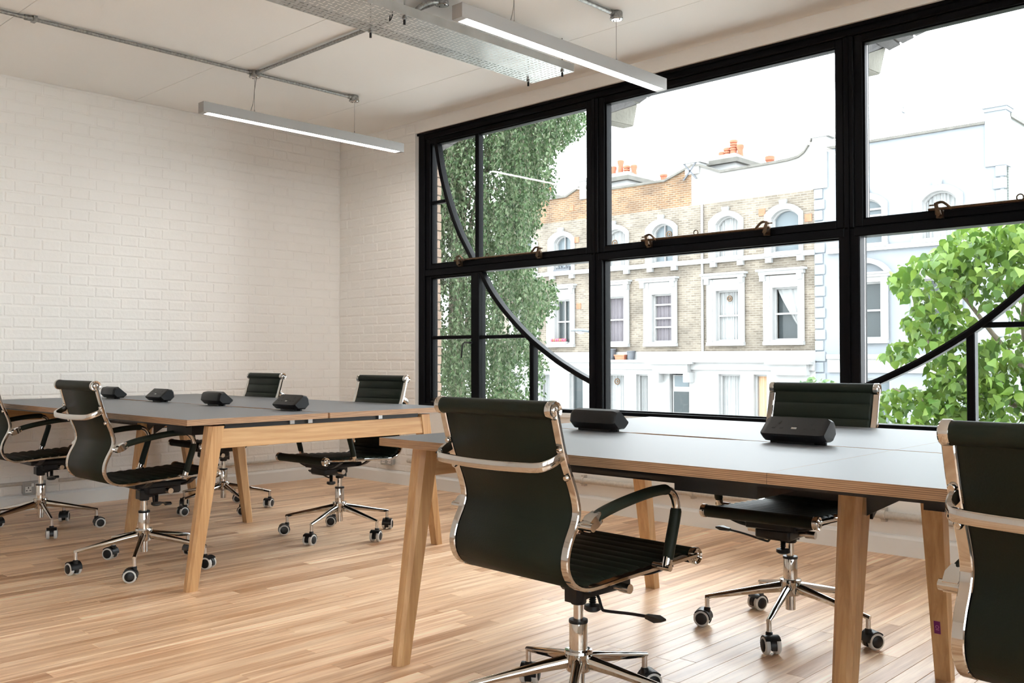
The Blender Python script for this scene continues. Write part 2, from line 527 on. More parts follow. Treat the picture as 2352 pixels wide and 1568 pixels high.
def masonry(wall, bricks, limit, place, mapping, seedbase):
    """first `limit` bricks singly with shared meshes, the rest as one part"""
    shared = {}
    rest_ = MB(); n = 0
    for q, (s, e, z0, z1, isS, isH) in enumerate(bricks):
        full = abs(z1 - z0 - COURSE) < 1e-6
        if n < limit and (isS or isH) and full:
            key = (isS, rnd.randrange(5))
            if key not in shared:
                shared[key] = MB().loft([[mapping(*p) for p in ring] for ring in brick_shape(SM if isS else HM, COURSE, seedbase + key[1]*2 + isS)]).mesh('brick', M['brick_paint'])
            put('brick', shared[key], wall, loc=place(s, z0)); n += 1
        else:
            rest_.loft([[Vector(mapping(*p)) + Vector(place(s, z0)) for p in ring] for ring in brick_shape(e-s, z1-z0, seedbase + 100 + q)])
    if rest_.v:
        r = obj('brick_field', rest_, M['brick_paint'], wall); r['kind'] = 'stuff'

wall_left = obj('wall_left', MB().box(-0.30, -0.0032, ROOM_Y - 0.3, 0.3, -0.1, CEIL + 0.05), M['wall_paint'])
tag(wall_left, 'white painted brick wall behind the far desk', kind='structure')
bl = bond(-5.2, 0.0, 0.10, CEIL)
bl.sort(key=lambda b: -seen_size(0, (b[0]+b[1])/2, (b[2]+b[3])/2, 1.0 * (abs(4.82+(b[0]+b[1])/2)**0 )))
masonry(wall_left, bl, 299, lambda s, z: (0.0, s, z), lambda a, b, c: (c, a, b), 11)

WX0, WX1, WZ0, WZ1 = 0.994, 6.285, 0.632, 2.776     # window opening
ww = MB()
ww.box(-0.30, WX0, 0.0028, 0.142, -0.1, CEIL + 0.05)
ww.box(WX1, ROOM_X + 0.3, 0.0028, 0.142, -0.1, CEIL + 0.05)
ww.box(WX0, WX1, 0.0028, 0.142, -0.1, WZ0)
ww.box(WX0, WX1, 0.002, 0.14, WZ1, CEIL + 0.05)
wall_window = obj('wall_window', ww, M['wall_paint'])
tag(wall_window, 'white painted brick wall around the wide black window', kind='structure')
bw = bond(0.0, WX0, 0.10, CEIL, 0.11, 0.11 + 0.179) 
masonry(wall_window, bw, 296, lambda s, z: (s, 0.0, z), lambda a, b, c: (a, -c, b), 311)

# other walls of the room, with unseen windows added to brighten it
# (the added windows are in wall_right; wall_back is plain)
def added_window_wall(name, wname, label, wlabel, along, c0, c1, openings, base, outward):
    """wall running along x or y at coordinate `base`, with framed window openings"""
    def mp(a0, a1, d0, d1, z0, z1):
        lo, hi = sorted((base + outward*d0, base + outward*d1))
        return (a0, a1, lo, hi, z0, z1) if along == 'x' else (lo, hi, a0, a1, z0, z1)
    m = MB(); cur = c0
    for a0, a1, z0, z1 in openings:
        m.box(*mp(cur, a0, 0, 0.3, -0.1, CEIL + 0.05)); cur = a1
        m.box(*mp(a0, a1, 0, 0.3, -0.1, z0)); m.box(*mp(a0, a1, 0, 0.3, z1, CEIL + 0.05))
    m.box(*mp(cur, c1, 0, 0.3, -0.1, CEIL + 0.05))
    w = obj(wname, m, M['wall_paint']); tag(w, wlabel, kind='structure')
    t = empty(name); tag(t, label, kind='structure')
    for a0, a1, z0, z1 in openings:
        f = MB()
        for q in (a0, a1 - 0.06, (a0 + a1)/2 - 0.03): f.box(*mp(q, q + 0.06, 0.10, 0.18, z0, z1))
        for q in (z0, z1 - 0.06): f.box(*mp(a0, a1, 0.10, 0.18, q, q + 0.06))
        obj('window_frame', f, FB0, t)
        obj('pane', MB().box(*mp(a0 + 0.04, a1 - 0.04, 0.138, 0.142, z0 + 0.04, z1 - 0.04)), M['pane'], t)
FB0 = M['frame_black']
wall_back = obj('wall_back', MB().box(-0.3, ROOM_X + 0.3, ROOM_Y - 0.3, ROOM_Y, -0.1, CEIL + 0.05), M['wall_paint'])
tag(wall_back, 'plain white wall behind the camera', kind='structure')
added_window_wall('added_window', 'wall_right', 'unseen black framed windows added to light the room, facing the brick wall', 'white wall facing the brick wall with added windows', 'y', ROOM_Y - 0.3, 0.3,
            [(-8.1, -5.3, 0.6, 2.75), (-4.9, -2.1, 0.6, 2.75)], ROOM_X, 1)

# skirting
def skirt(name, pts, h, label):
    o = obj(name, MB().loft([[Vector(p) for p in r] for r in pts]), M['skirting'])
    tag(o, label, kind='structure'); return o
pr = [(0, 0), (0.018, 0), (0.018, 0.085), (0.012, 0.097), (0.004, 0.103), (0, 0.103)]
skirt('baseboard_left', [[(a, ROOM_Y, b) for a, b in pr], [(a, -0.002, b) for a, b in pr]], 0.1, 'white skirting board along the brick wall')
skirt('baseboard_window', [[(0.002, -a, b) for a, b in pr], [(ROOM_X, -a, b) for a, b in pr]], 0.1, 'white skirting board under the wide window')

# ------------------------------------------------------------------ the wide black window
win = empty('window_1', (0, 0, 0))
tag(win, 'wide black framed window of three bays with sweeping curved glazing bars', kind='structure')
FB = M['frame_black']
MX = 3.6395                                   # mirror axis
def wbar(name, x0, x1, y0, y1, z0, z1, parent=win, c=0.004):
    return obj(name, MB().cbox(x0, x1, y0, y1, z0, z1, c), FB, parent)
of = MB()
of.cbox(WX0, 1.066, 0.036, 0.14, WZ0 - 0.002, WZ1, 0.004)
of.cbox(6.213, WX1, 0.036, 0.14, WZ0 - 0.002, WZ1, 0.004)
of.cbox(1.066, 6.213, 0.036, 0.14, 2.722, WZ1, 0.004)
of.cbox(1.066, 6.213, 0.030, 0.14, WZ0 - 0.002, 0.655, 0.004)
of.box(WX0, 6.285, 0.020, 0.040, 2.758, WZ1)          # fillet under the head
obj('outer_frame', of, FB, win)
for a, b, c, d in ((2.712, 2.826, 2.742, 2.797), (4.440, 4.556, 4.472, 4.527)):
    m = MB(); m.cbox(a, b, 0.044, 0.14, 0.655, 1.692, 0.005); m.cbox(c, d, 0.040, 0.14, 1.692, 2.722, 0.005)
    m.box((c+d)/2 - 0.004, (c+d)/2 + 0.004, 0.034, 0.045, 0.66, 2.72)
    obj('mullion', m, FB, win)
for a, b in ((1.066, 2.742), (2.797, 4.472), (4.527, 6.213)):
    wbar('transom', a, b, 0.040, 0.14, 1.645, 1.694)
# curved bars, measured in the window plane
ARC_U = [(1.173, 2.690), (1.234, 2.43), (1.324, 2.182), (1.427, 1.971), (1.53, 1.815), (1.585, 1.735)]
ARC_L = [(1.664, 1.645), (1.791, 1.473), (1.946, 1.317), (2.155, 1.147), (2.384, 1.003), (2.578, 0.905), (2.714, 0.846)]
def mir(p): return [(2*MX - a, b) for a, b in p][::-1]
def arc_bar(parent, pts, w=0.017):
    path = crv([(a, 0.085, b) for a, b in pts], 6)
    prof = [(-0.030, -w), (-0.036, -w*0.4), (-0.036, w*0.4), (-0.030, w), (0.020, w), (0.020, -w)]
    return obj('curved_bar', MB().sweep(path, prof, (0, 1, 0)), FB, parent)
def pane(parent, poly):
    return obj('pane', MB().prism(poly, 0.083, 0.087), M['pane'], parent)
arcU = [(v.x, v.z) for v in crv([(a, 0, b) for a, b in ARC_U], 4)]
arcL = [(v.x, v.z) for v in crv([(a, 0, b) for a, b in ARC_L], 4)]
def cut(arc, lo=None, hi=None):
    return [p for p in arc if (lo is None or p[1] >= lo) and (hi is None or p[1] <= hi)]

def stay(parent, x0, x1, xr, z=1.742):
    """long brass opening rod with end fittings and a ring"""
    y = 0.022
    o = obj('stay_rod', MB().cyl((x0, y, z), (x1, y, z - 0.004), 0.0075, n=8), M['brass'], parent, smooth=40)
    for xe, s in ((x0 + 0.05, -1), (x1 - 0.03, 1)):
        m = MB()
        m.box(xe - 0.016, xe + 0.016, 0.030, 0.056, z - 0.046, z - 0.006)
        m.cyl((xe, 0.045, z - 0.03), (xe, 0.010, z - 0.03), 0.010, n=8)
        m.hexa([(xe-0.014,0.010,z-0.03),(xe+0.014,0.010,z-0.03),(xe+0.014,0.034,z-0.03),(xe-0.014,0.034,z-0.03),
                (xe-0.008+s*0.012,0.012,z+0.030),(xe+0.008+s*0.012,0.012,z+0.030),(xe+0.008+s*0.012,0.030,z+0.030),(xe-0.008+s*0.012,0.030,z+0.030)])
        m.sweep(crv([(xe + s*0.012, 0.02, z + 0.028), (xe - s*0.020, 0.018, z + 0.030), (xe - s*0.05, 0.018, z + 0.006), (xe - s*0.062, 0.02, z - 0.008)], 4), circ(0.007, 6), (0, 1, 0))
        m.cyl((xe, 0.02, z + 0.02), (xe + s*0.045, 0.02, z + 0.02), 0.004, n=6)
        obj('stay_bracket', m, M['brass'], parent, smooth=40)
    ring = MB(); path = [(xr + 0.015*math.cos(t), y - 0.004, z + 0.012 + 0.015*math.sin(t)) for t in [2*math.pi*k/16 for k in range(17)]]
    ring.sweep(path, circ(0.0032, 6), (0, 1, 0), caps=False)
    obj('stay_ring', ring, M['brass'], parent, smooth=60)

def sash_frame(x0, x1, g0, g1, zb, gz0, gz1, zt):
    m = MB()
    y0, y1 = 0.050, 0.125
    m.cbox(x0, g0, y0, y1, zb, zt, 0.004); m.cbox(g1, x1, y0, y1, zb, zt, 0.004)
    m.cbox(g0, g1, y0, y1, zb, gz0, 0.004); m.cbox(g0, g1, y0, y1, gz1, zt, 0.004)
    # inner step
    m.cbox(g0 - 0.002, g0 + 0.010, 0.066, 0.12, gz0, gz1, 0.002); m.cbox(g1 - 0.010, g1 + 0.002, 0.066, 0.12, gz0, gz1, 0.002)
    m.cbox(g0, g1, 0.066, 0.12, gz0 - 0.002, gz0 + 0.008, 0.002); m.cbox(g0, g1, 0.066, 0.12, gz1 - 0.008, gz1 + 0.002, 0.002)
    return m
# upper sashes
US = [(1.068, 2.740, 1.116, 2.690), (2.799, 4.470, 2.842, 4.426), (4.529, 6.211, 4.572, 6.163)]
for k, (a, b, g0, g1) in enumerate(US):
    s = obj('upper_sash', sash_frame(a, b, g0, g1, 1.696, 1.735, 2.682, 2.720), FB, win)
    if k == 1:
        pane(s, [(g0, 1.735), (g1, 1.735), (g1, 2.682), (g0, 2.682)])
    else:
        mm = (lambda p: p) if k == 0 else mir
        if k == 2: g0, g1 = US[0][2], US[0][3]
        xv0, xv1 = 1.615, 1.655
        xb = sorted([p[0] for p in mm([(xv0, 0), (xv1, 0)])])
        wbar('glazing_bar', xb[0], xb[1], 0.055, 0.11, 1.735, 2.682, s, 0.005)
        xb = sorted([p[0] for p in mm([(g0, 0), (1.300, 0)])])
        wbar('glazing_bar', xb[0], xb[1], 0.060, 0.11, 2.208, 2.232, s, 0.004)
        arc_bar(s, mm(ARC_U))
        pane(s, mm([(g0, 2.682), (g0, 2.22)] + [(p[0], p[1]) for p in sorted(cut(arcU, 2.22, 2.69), key=lambda p: p[1])]))
        pane(s, mm([(g0, 2.22), (g0, 1.735)] + [(p[0], p[1]) for p in sorted(cut(arcU, 1.73, 2.22), key=lambda p: p[1])]))
        pane(s, mm([(1.635, 1.735), (1.635, 2.682)] + sorted(cut(arcU), key=lambda p: -p[1])))
        pane(s, mm([(1.635, 1.735), (g1, 1.735), (g1, 2.682), (1.635, 2.682)]))
    sx = {0: (1.425, 2.31, 1.785), 1: (3.16, 4.05, 3.563), 2: (4.92, 5.80, 5.341)}[k]
    stay(s, *sx)
# lower lights
def lower_side(mm):
    # casement beside the wall
    xs = sorted([p[0] for p in mm([(1.068, 0), (1.662, 0)])])
    gs = sorted([p[0] for p in mm([(1.120, 0), (1.576, 0)])])
    s = obj('casement', sash_frame(xs[0], xs[1], gs[0], gs[1], 0.657, 0.690, 1.630, 1.644), FB, win)
    wbar('glazing_bar', gs[0], gs[1], 0.060, 0.115, 1.149, 1.176, s, 0.005)
    pane(s, [(gs[0], 0.69), (gs[1], 0.69), (gs[1], 1.162), (gs[0], 1.162)])
    pane(s, [(gs[0], 1.162), (gs[1], 1.162), (gs[1], 1.63), (gs[0], 1.63)])
    hx = mm([(1.545, 0)])[0][0]; sg = 1 if hx < MX else -1
    h = MB(); h.cyl((hx + sg*0.045, 0.045, 1.118), (hx + sg*0.045, 0.018, 1.118), 0.009, n=8)
    h.sweep(crv([(hx + sg*0.047, 0.020, 1.116), (hx + sg*0.010, 0.012, 1.120), (hx - sg*0.016, 0.012, 1.100), (hx - sg*0.024, 0.012, 1.06), (hx - sg*0.030, 0.012, 1.005)], 4), circ(0.006, 6), (0, 1, 0))
    obj('casement_handle', h, M['black_steel'], s, smooth=50)
    if sg == 1:
        c = MB(); c.box(1.16, 1.42, 0.020, 0.05, 0.662, 0.674)
        for q in range(3): c.cyl((1.19 + 0.09*q, 0.03, 0.668), (1.19 + 0.09*q, 0.03, 0.700), 0.011, n=8)
        c.sweep(crv([(1.20, 0.02, 0.69), (1.27, 0.012, 0.700), (1.36, 0.02, 0.678)], 4), circ(0.006, 6), (0, 1, 0))
        obj('casement_stay', c, M['black_steel'], s, smooth=50)
    # fixed light with curve
    x0, x1 = 1.662, 2.712
    fx = empty('fixed_light'); fx.parent = win
    xb = sorted([p[0] for p in mm([(1.662, 0), (2.150, 0)])]); wbar('glazing_bar', xb[0], xb[1], 0.060, 0.115, 1.146, 1.172, fx, 0.005)
    xb = sorted([p[0] for p in mm([(2.160, 0), (2.200, 0)])]); wbar('glazing_bar', xb[0], xb[1], 0.060, 0.115, 0.655, 1.130, fx, 0.005)
    arc_bar(fx, mm(ARC_L))
    up = sorted(cut(arcL, 1.158), key=lambda p: -p[1]); dn = sorted(cut(arcL, None, 1.158), key=lambda p: -p[1])
    pane(fx, mm([(x0, 1.158)] + up[::-1] + [(x0, 1.645)]))
    pane(fx, mm([(x0, 0.655), (2.18, 0.655), (2.18, 1.125), (2.15, 1.158), (x0, 1.158)]))
    pane(fx, mm([(2.18, 0.655), (x1, 0.655)] + dn[::-1][:-1] + [(2.18, 1.125)]))
    pane(fx, mm([(x1, 1.645), (x0 + 0.01, 1.645)] + up + dn))
lower_side(lambda p: p)
lower_side(mir)
fx = empty('fixed_light'); fx.parent = win
pane(fx, [(2.82, 0.655), (4.445, 0.655), (4.445, 1.645), (2.82, 1.645)])
fs = MB()
for a, b, c, d in ((2.826, 2.834, 0.655, 1.645), (4.432, 4.440, 0.655, 1.645)): fs.box(a, b, 0.07, 0.11, c, d)
fs.box(2.826, 4.44, 0.07, 0.11, 0.655, 0.664); fs.box(2.826, 4.44, 0.07, 0.11, 1.637, 1.645)
obj('glazing_bead', fs, FB, fx)
sill = obj('window_sill', MB().cbox(WX0 - 0.0, WX1, -0.012, 0.036, WZ0 - 0.030, WZ0 - 0.002, 0.004), M['skirting'], win)

# outside of our own wall: brick jambs, arches, stones
outer = empty('wall_outside'); tag(outer, 'outer brick edge and arches framing the wide window', kind='structure')
obj('mortar_core', MB().box(-2.0, 0.738, 0.143, 0.488, GZ0, 3.4).box(6.541, 12.0, 0.143, 0.488, GZ0, 3.4).box(0.738, 6.541, 0.143, 0.488, GZ0, 0.45), M['mortar'], outer)
jm = [MB().cbox(0.44, 0.746 + d, 0.145, 0.498 + d, 0.004, 0.071, 0.004).mesh('brick', M['jamb_brick']) for d in (0.0, 0.004, -0.003)]
for k in range(30):
    put('brick', jm[rnd.randrange(3)], outer, loc=(0, 0, 0.50 + 0.075*k))
for k, (xa, xb) in enumerate(((0.746, 2.735), (2.800, 4.470), (4.535, 6.533))):
    # segmental arch over each bay
    cx, hwx = (xa + xb)/2, (xb - xa)/2
    zs = 2.745 if k != 1 else 2.772
    rise = 0.15; R_ = (hwx*hwx + rise*rise) / (2*rise); zc = zs + rise - R_
    a_max = math.asin(hwx / R_); n = int(round(2*a_max*R_/0.078))
    for q in range(n):
        a0 = -a_max + 2*a_max*(q + 0.08)/n; a1 = -a_max + 2*a_max*(q + 0.92)/n
        dz = rnd.uniform(-0.004, 0.004)
        def P2(a, r): return (cx + r*math.sin(a), zc + r*math.cos(a) + dz)
        obj('brick', MB().prism([P2(a0, R_), P2(a1, R_), P2(a1, R_ + 0.22), P2(a0, R_ + 0.22)], 0.145, 0.50), M['arch_brick'], outer)
    pts = [(cx + (R_+0.010)*math.sin(-a_max + 2*a_max*q/24), zc + (R_+0.010)*math.cos(-a_max + 2*a_max*q/24)) for q in range(25)]
    obj('mortar_core', MB().prism(pts + [(pts[-1][0], 3.4), (pts[0][0], 3.4)], 0.15, 0.49), M['mortar'], outer)
for cx in (2.75, 4.485):
    s_ = MB().loft([[(cx-0.09, 0.145, 2.602), (cx+0.005, 0.145, 2.602), (cx+0.012, 0.145, 2.634), (cx-0.10, 0.145, 2.634)],
                    [(cx-0.09, 0.50, 2.618), (cx+0.005, 0.50, 2.618), (cx+0.040, 0.50, 2.774), (cx-0.12, 0.50, 2.774)]])
    obj('springer_stone', s_, M['stone'], outer, bevel=0.006)
    obj('mortar_core', MB().loft([[(cx-0.10, 0.146, 2.630), (cx+0.012, 0.146, 2.630), (cx+0.075, 0.146, 2.80), (cx-0.12, 0.146, 2.80)],
                    [(cx-0.10, 0.495, 2.766), (cx+0.030, 0.495, 2.766), (cx+0.060, 0.495, 2.80), (cx-0.12, 0.495, 2.80)]]), M['arch_brick'], outer)
    obj('springer_stone', MB().box(cx-0.03, cx+0.055, 0.145, 0.51, 2.772, 3.4), M['stone'], outer)

# ------------------------------------------------------------------ pendant lights, conduits, cable tray
def pendant(name, x, label, yc=-1.167):
    t = empty(name, (x, yc, 0)); tag(t, label, 'light', 'linear pendant lights')
    y0, y1, w, z0, z1 = -0.793, 0.793, 0.033, 2.523, 2.588
    h = MB(); h.box(-w, -w+0.004, y0, y1, z0, z1); h.box(w-0.004, w, y0, y1, z0, z1); h.box(-w+0.004, w-0.004, y0, y1, z1-0.012, z1)
    h.box(-w, w, y0-0.004, y0, z0, z1); h.box(-w, w, y1, y1+0.004, z0, z1)
    h.box(-w+0.004, w-0.004, y0, y0+0.03, z0, z0+0.006); h.box(-w+0.004, w-0.004, y1-0.03, y1, z0, z0+0.006)
    obj('housing', h, M['alu'], t)
    obj('diffuser', MB().box(-w+0.0045, w-0.0045, y0+0.03, y1-0.03, z0+0.002, z0+0.008), M['led'], t)
    for wy in (-0.425, 0.372):
        obj('suspension_wire', MB().cyl((0, wy, z1), (0, wy, 2.82), 0.0013, n=6), M['wire'], t)
        obj('cable_grip', MB().cyl((0, wy, z1), (0, wy, z1+0.022), 0.005, 0.003, n=8), M['wire'], t)
    obj('power_cable', MB().sweep(crv([(0.0, -0.455, z1), (0.003, -0.435, 2.66), (0.0, -0.425, 2.74), (-0.003, -0.415, 2.79), (0, -0.412, 2.82)], 5), circ(0.0022, 6), (1, 0, 0)), M['wire'], t, smooth=60)
pendant('pendant_light', 1.271, 'slim grey linear pendant lamp near the brick wall, clear of the window')
pendant('pendant_light', 3.591, 'slim grey linear pendant lamp whose tip overlaps the black window head')


def junction(t, x, y):
    m = MB(); m.lathe([(0.030, 0), (0.033, 0.002), (0.033, 0.036), (0.031, 0.040)], (x, y, CEIL - 0.041), n=20)
    m.lathe([(0.036, 0), (0.036, 0.006)], (x, y, CEIL - 0.041), n=20)
    j = obj('junction_box', m, M['galv'], t, smooth=40)
    obj('lid', MB().lathe([(0.028, 0), (0.0305, 0.003)], (x, y, CEIL - 0.0445), n=20), M['steel'], j, smooth=40)
    for dx, dy in ((0.02, 0.0), (-0.02, 0.0)):
        obj('screw', MB().cyl((x+dx, y+dy, CEIL-0.047), (x+dx, y+dy, CEIL-0.043), 0.003, n=8), M['black_steel'], j)
def run(t, p0, p1, r=0.0105):
    obj('pipe', MB().cyl(p0, p1, r, n=12), M['galv'], t, smooth=50)
def coupler(t, p0, p1):
    obj('coupler', MB().cyl(p0, p1, 0.0145, n=12), M['galv'], t, smooth=50)
ZC = CEIL - 0.016
c1 = empty('ceiling_conduit', (1.252, -1.58, CEIL)); tag(c1, 'galvanised conduit over the lamp by the brick wall, branching to the tray', 'conduit', 'ceiling conduits')
def L1(p): return (p[0]-1.252, p[1]+1.58, p[2]-CEIL)
class Sh:                                        # shift helper so parts sit in their thing's frame
    def __init__(s, t, o): s.t, s.o = t, Vector(o)
    def __call__(s, ob): ob.location = -s.o; return ob
def conduit_set(t, o, boxes, runs, coups):
    before = set(t.children)
    for b in boxes: junction(t, *b)
    for a, b in runs: run(t, a, b)
    for a, b in coups: coupler(t, a, b)
    for ch in t.children:
        if ch not in before: ch.location = -Vector(o)
conduit_set(c1, (1.252, -1.58, CEIL), [(1.252, -1.58), (1.252, -0.785)],
    [((1.252, -7.6, ZC), (1.252, -1.60, ZC)), ((1.252, -1.56, ZC), (1.252, -0.80, ZC)), ((1.27, -1.58, ZC), (2.62, -1.58, ZC))],
    [((1.252, -1.63, ZC), (1.252, -1.60, ZC)), ((1.252, -1.56, ZC), (1.252, -1.535, ZC)), ((1.252, -0.835, ZC), (1.252, -0.81, ZC)), ((1.275, -1.58, ZC), (1.305, -1.58, ZC)),
     ((2.56, -1.58, ZC), (2.62, -1.58, ZC)), ((1.252, -2.93, ZC), (1.252, -2.985, ZC))])
sb = obj('saddle', MB().box(1.228, 1.276, -2.945, -2.925, CEIL - 0.030, CEIL), M['galv'], c1); sb.location = -Vector((1.252, -1.58, CEIL))
c2 = empty('ceiling_conduit', (3.585, -0.785, CEIL)); tag(c2, 'galvanised conduit over the lamp nearest the camera, ending in a round box', 'conduit', 'ceiling conduits')
conduit_set(c2, (3.585, -0.785, CEIL), [(3.585, -0.785), (3.585, -1.58), (3.06, -1.575)],
    [((3.585, -1.56, ZC), (3.585, -0.80, ZC)), ((3.585, -7.6, ZC), (3.585, -1.60, ZC)), ((3.08, -1.575, ZC), (3.57, -1.58, ZC)), ((2.72, -1.578, ZC), (3.04, -1.575, ZC))],
    [((3.585, -0.835, ZC), (3.585, -0.81, ZC)), ((3.585, -1.56, ZC), (3.585, -1.53, ZC))])
fl = MB(); path = crv([(3.06, -1.60, CEIL-0.03), (3.065, -1.66, CEIL-0.05), (3.08, -1.74, 2.77), (3.09, -1.80, 2.71), (3.09, -1.84, 2.69)], 14)
fl.sweep(path, circ(0.0115, 10), (1, 0, 0), scale=[1.0 + 0.12*(k % 2) for k in range(len(path))])
o = obj('flexible_conduit', fl, M['galv'], c2, smooth=70); o.location = -Vector((3.585, -0.785, CEIL))

# perforated tray, real slots
tray = empty('cable_tray', (2.965, -2.0, 2.68)); tag(tray, 'perforated galvanised cable tray hung below the ceiling', 'cable tray')
TX0, TX1, TY0, TY1 = 2.800, 3.130, -5.6, -0.600
tm = MB()
SL, SWd, PX, PY = 0.022, 0.0065, 0.0275, 0.034          # slot length/width, pitch
nx = 12; xs = [TX0 + (TX1-TX0)*k/nx for k in range(nx+1)]
def tv(x, y, z=2.68): return (x - 2.965, y + 2.0, z - 2.68)
ny = int((TY1-TY0)/PY)
for i in range(nx):
    xa, xb = xs[i], xs[i+1]; xc = (xa+xb)/2
    for j in range(ny):
        ya = TY1 - (j+1)*PY; yb = ya + PY; yc = (ya+yb)/2
        if ya < -3.4 or (i == 0 and False):
            tm.add([tv(xa,ya), tv(xb,ya), tv(xb,yb), tv(xa,yb)], [(0,1,2,3)]); continue
        if (i + j) % 2: hx, hy = SWd/2, SL/2 + 0.002
        else: hx, hy = SL/2 - 0.001, SWd/2
        q = [tv(xa,ya), tv(xb,ya), tv(xb,yb), tv(xa,yb), tv(xc-hx,yc-hy), tv(xc+hx,yc-hy), tv(xc+hx,yc+hy), tv(xc-hx,yc+hy)]
        tm.add(q, [(0,1,5,4), (1,2,6,5), (2,3,7,6), (3,0,4,7)])
tm.box(TX0-0.0015-2.965, TX0-2.965, TY0+2, TY1+2, 0, 0.045); tm.box(TX1-2.965, TX1+0.0015-2.965, TY0+2, TY1+2, 0, 0.045)
tm.box(TX0-2.965, TX0+0.012-2.965, TY0+2, TY1+2, 0.0435, 0.045); tm.box(TX1-0.012-2.965, TX1-2.965, TY0+2, TY1+2, 0.0435, 0.045)
put('tray_body', tm.mesh('tray_body', M['galv_tray'], fix=False), tray)
for ry in (-0.67, -1.86, -3.05):
    for rx in (2.83, 3.10):
        obj('hanger_rod', MB().cyl(tv(rx, ry, 2.655), tv(rx, ry, CEIL), 0.004, n=8), M['galv'], tray)
        obj('rod_cap', MB().cyl(tv(rx, ry, 2.642), tv(rx, ry, 2.666), 0.0062, n=8), M['black_plastic'], tray)
        obj('nut', MB().cyl(tv(rx, ry, 2.670), tv(rx, ry, 2.679), 0.011, n=6), M['galv'], tray)
obj('cable_tie', MB().sweep(crv([tv(3.075, -1.93, 2.676), tv(3.072, -1.93, 2.65), tv(3.085, -1.925, 2.675), tv(3.09, -1.925, 2.72)], 5), circ(0.003, 6), (0, 1, 0)), M['black_plastic'], tray)

# pipes and sockets at the foot of the walls
pp = empty('wall_pipe', (0, -0.03, 0.2)); tag(pp, 'beige painted pipe clipped along the wall under the window', 'pipe')
obj('pipe', MB().cyl((0.95, 0, 0), (8.9, 0, 0.0), 0.019, n=14), M['pipe_paint'], pp, smooth=50)
for x in (1.6, 2.72, 3.56, 4.7, 5.9, 7.2):
    m = MB(); m.cyl((x-0.012, 0, 0), (x+0.012, 0, 0), 0.0235, n=14); m.box(x-0.012, x+0.012, 0.0, 0.03, -0.036, 0.036)
    obj('pipe_clip', m, M['pipe_paint'], pp, smooth=40)
lp = empty('wall_conduit', (0.014, -1.9, 0.178)); tag(lp, 'cream painted conduit along the foot of the brick wall', 'conduit')
obj('pipe', MB().cyl((0, -5.0, 0), (0, -0.545, 0), 0.0125, n=12), M['pipe_paint'], lp, smooth=50)
obj('pipe', MB().cyl((0, -0.42, 0), (0, 1.88, 0), 0.0125, n=12), M['pipe_paint'], lp, smooth=50)
def socket(name, loc, rz, label, double=True):
    t = empty(name, loc, rz); tag(t, label, 'socket')
    obj('back_box', MB().cbox(-0.068, 0.068, -0.038, 0.0, -0.040, 0.040, 0.006), M['socket_metal'], t)
    obj('face_plate', MB().cbox(-0.073, 0.073, -0.043, -0.037, -0.044, 0.044, 0.003), M['socket_metal'], t)
    for sx in (-0.038, 0.038):
        obj('outlet', MB().cbox(sx-0.020, sx+0.020, -0.0445, -0.042, -0.030, 0.010, 0.001), M['white_plastic'], t)
        for hx, hz, hw, hh in ((0, 0.002, 0.0028, 0.005), (-0.011, -0.016, 0.005, 0.0025), (0.011, -0.016, 0.005, 0.0025)):
            obj('socket_slot', MB().box(sx+hx-hw, sx+hx+hw, -0.0455, -0.044, hz-hh, hz+hh), M['hole'], t)
    for sx in (-0.012, 0.012):
        obj('switch', MB().cbox(sx-0.008, sx+0.008, -0.048, -0.042, 0.008, 0.030, 0.002), M['white_plastic'], t)
socket('wall_socket', (0.001, -2.487, 0.148), math.pi/2, 'metal double wall socket low on the brick wall behind the chairs')
socket('wall_socket', (0.692, -0.001, 0.19), 0.0, 'metal double wall socket under the window beside the pipe')

# ------------------------------------------------------------------ bench desks
DY0, DYG, DY1, DZ, DT = -2.885, -2.160, -1.365, 0.740, 0.026
def desk_top(x0, x1, near):
    """one board with a scalloped cable edge at the middle of the desk"""
    n = 48; xm = (x0+x1)/2 + 0.0; edge = []
    for i in range(n+1):
        x = x0 + (x1-x0)*i/n; d = abs(x - xm)
        k = 0.0
        if d < 0.26: k = 0.026 * (1 if d < 0.14 else 0.5 + 0.5*math.cos(math.pi*(d-0.14)/0.12))
        edge.append((x, (DYG - 0.006 - k*0.55) if near else (DYG + 0.006 + k*0.45)))
    yo = DY0 if near else DY1
    poly = [(x0, yo), (x1, yo)] + edge[::-1] if near else edge + [(x1, yo), (x0, yo)]
    mb = MB(); m_ = len(poly)
    mb.cur = 0; mb.add([(a, b, DZ) for a, b in poly], [tuple(range(m_))])
    mb.cur = 1
    for i in range(m_):
        j = (i+1) % m_; (a, b), (c, d) = poly[i], poly[j]
        mb.add([(a, b, DZ-DT), (c, d, DZ-DT), (c, d, DZ), (a, b, DZ)], [(0,1,2,3)])
    mb.add([(a, b, DZ-DT) for a, b in poly], [tuple(range(m_-1, -1, -1))])
    return mb
def leg_mb(xc, yb, yt, out):
    """tapering ash leg, chamfered corners; out = -1 / +1 side of the desk it leans to"""
    rings = []
    for z, y, w in ((0.0, yb, 0.0235), (0.705, yt, 0.034)):
        c = w * 0.42
        ring = [(xc-w, y-w+c*(out<0)), (xc-w+c*(out<0), y-w), (xc+w-c*(out<0), y-w), (xc+w, y-w+c*(out<0)), (xc+w, y+w-c*(out>0)), (xc+w-c*(out>0), y+w), (xc-w+c*(out>0), y+w), (xc-w, y+w-c*(out>0))]
        rings.append([(a, b, z) for a, b in ring])
    return MB().loft(rings)
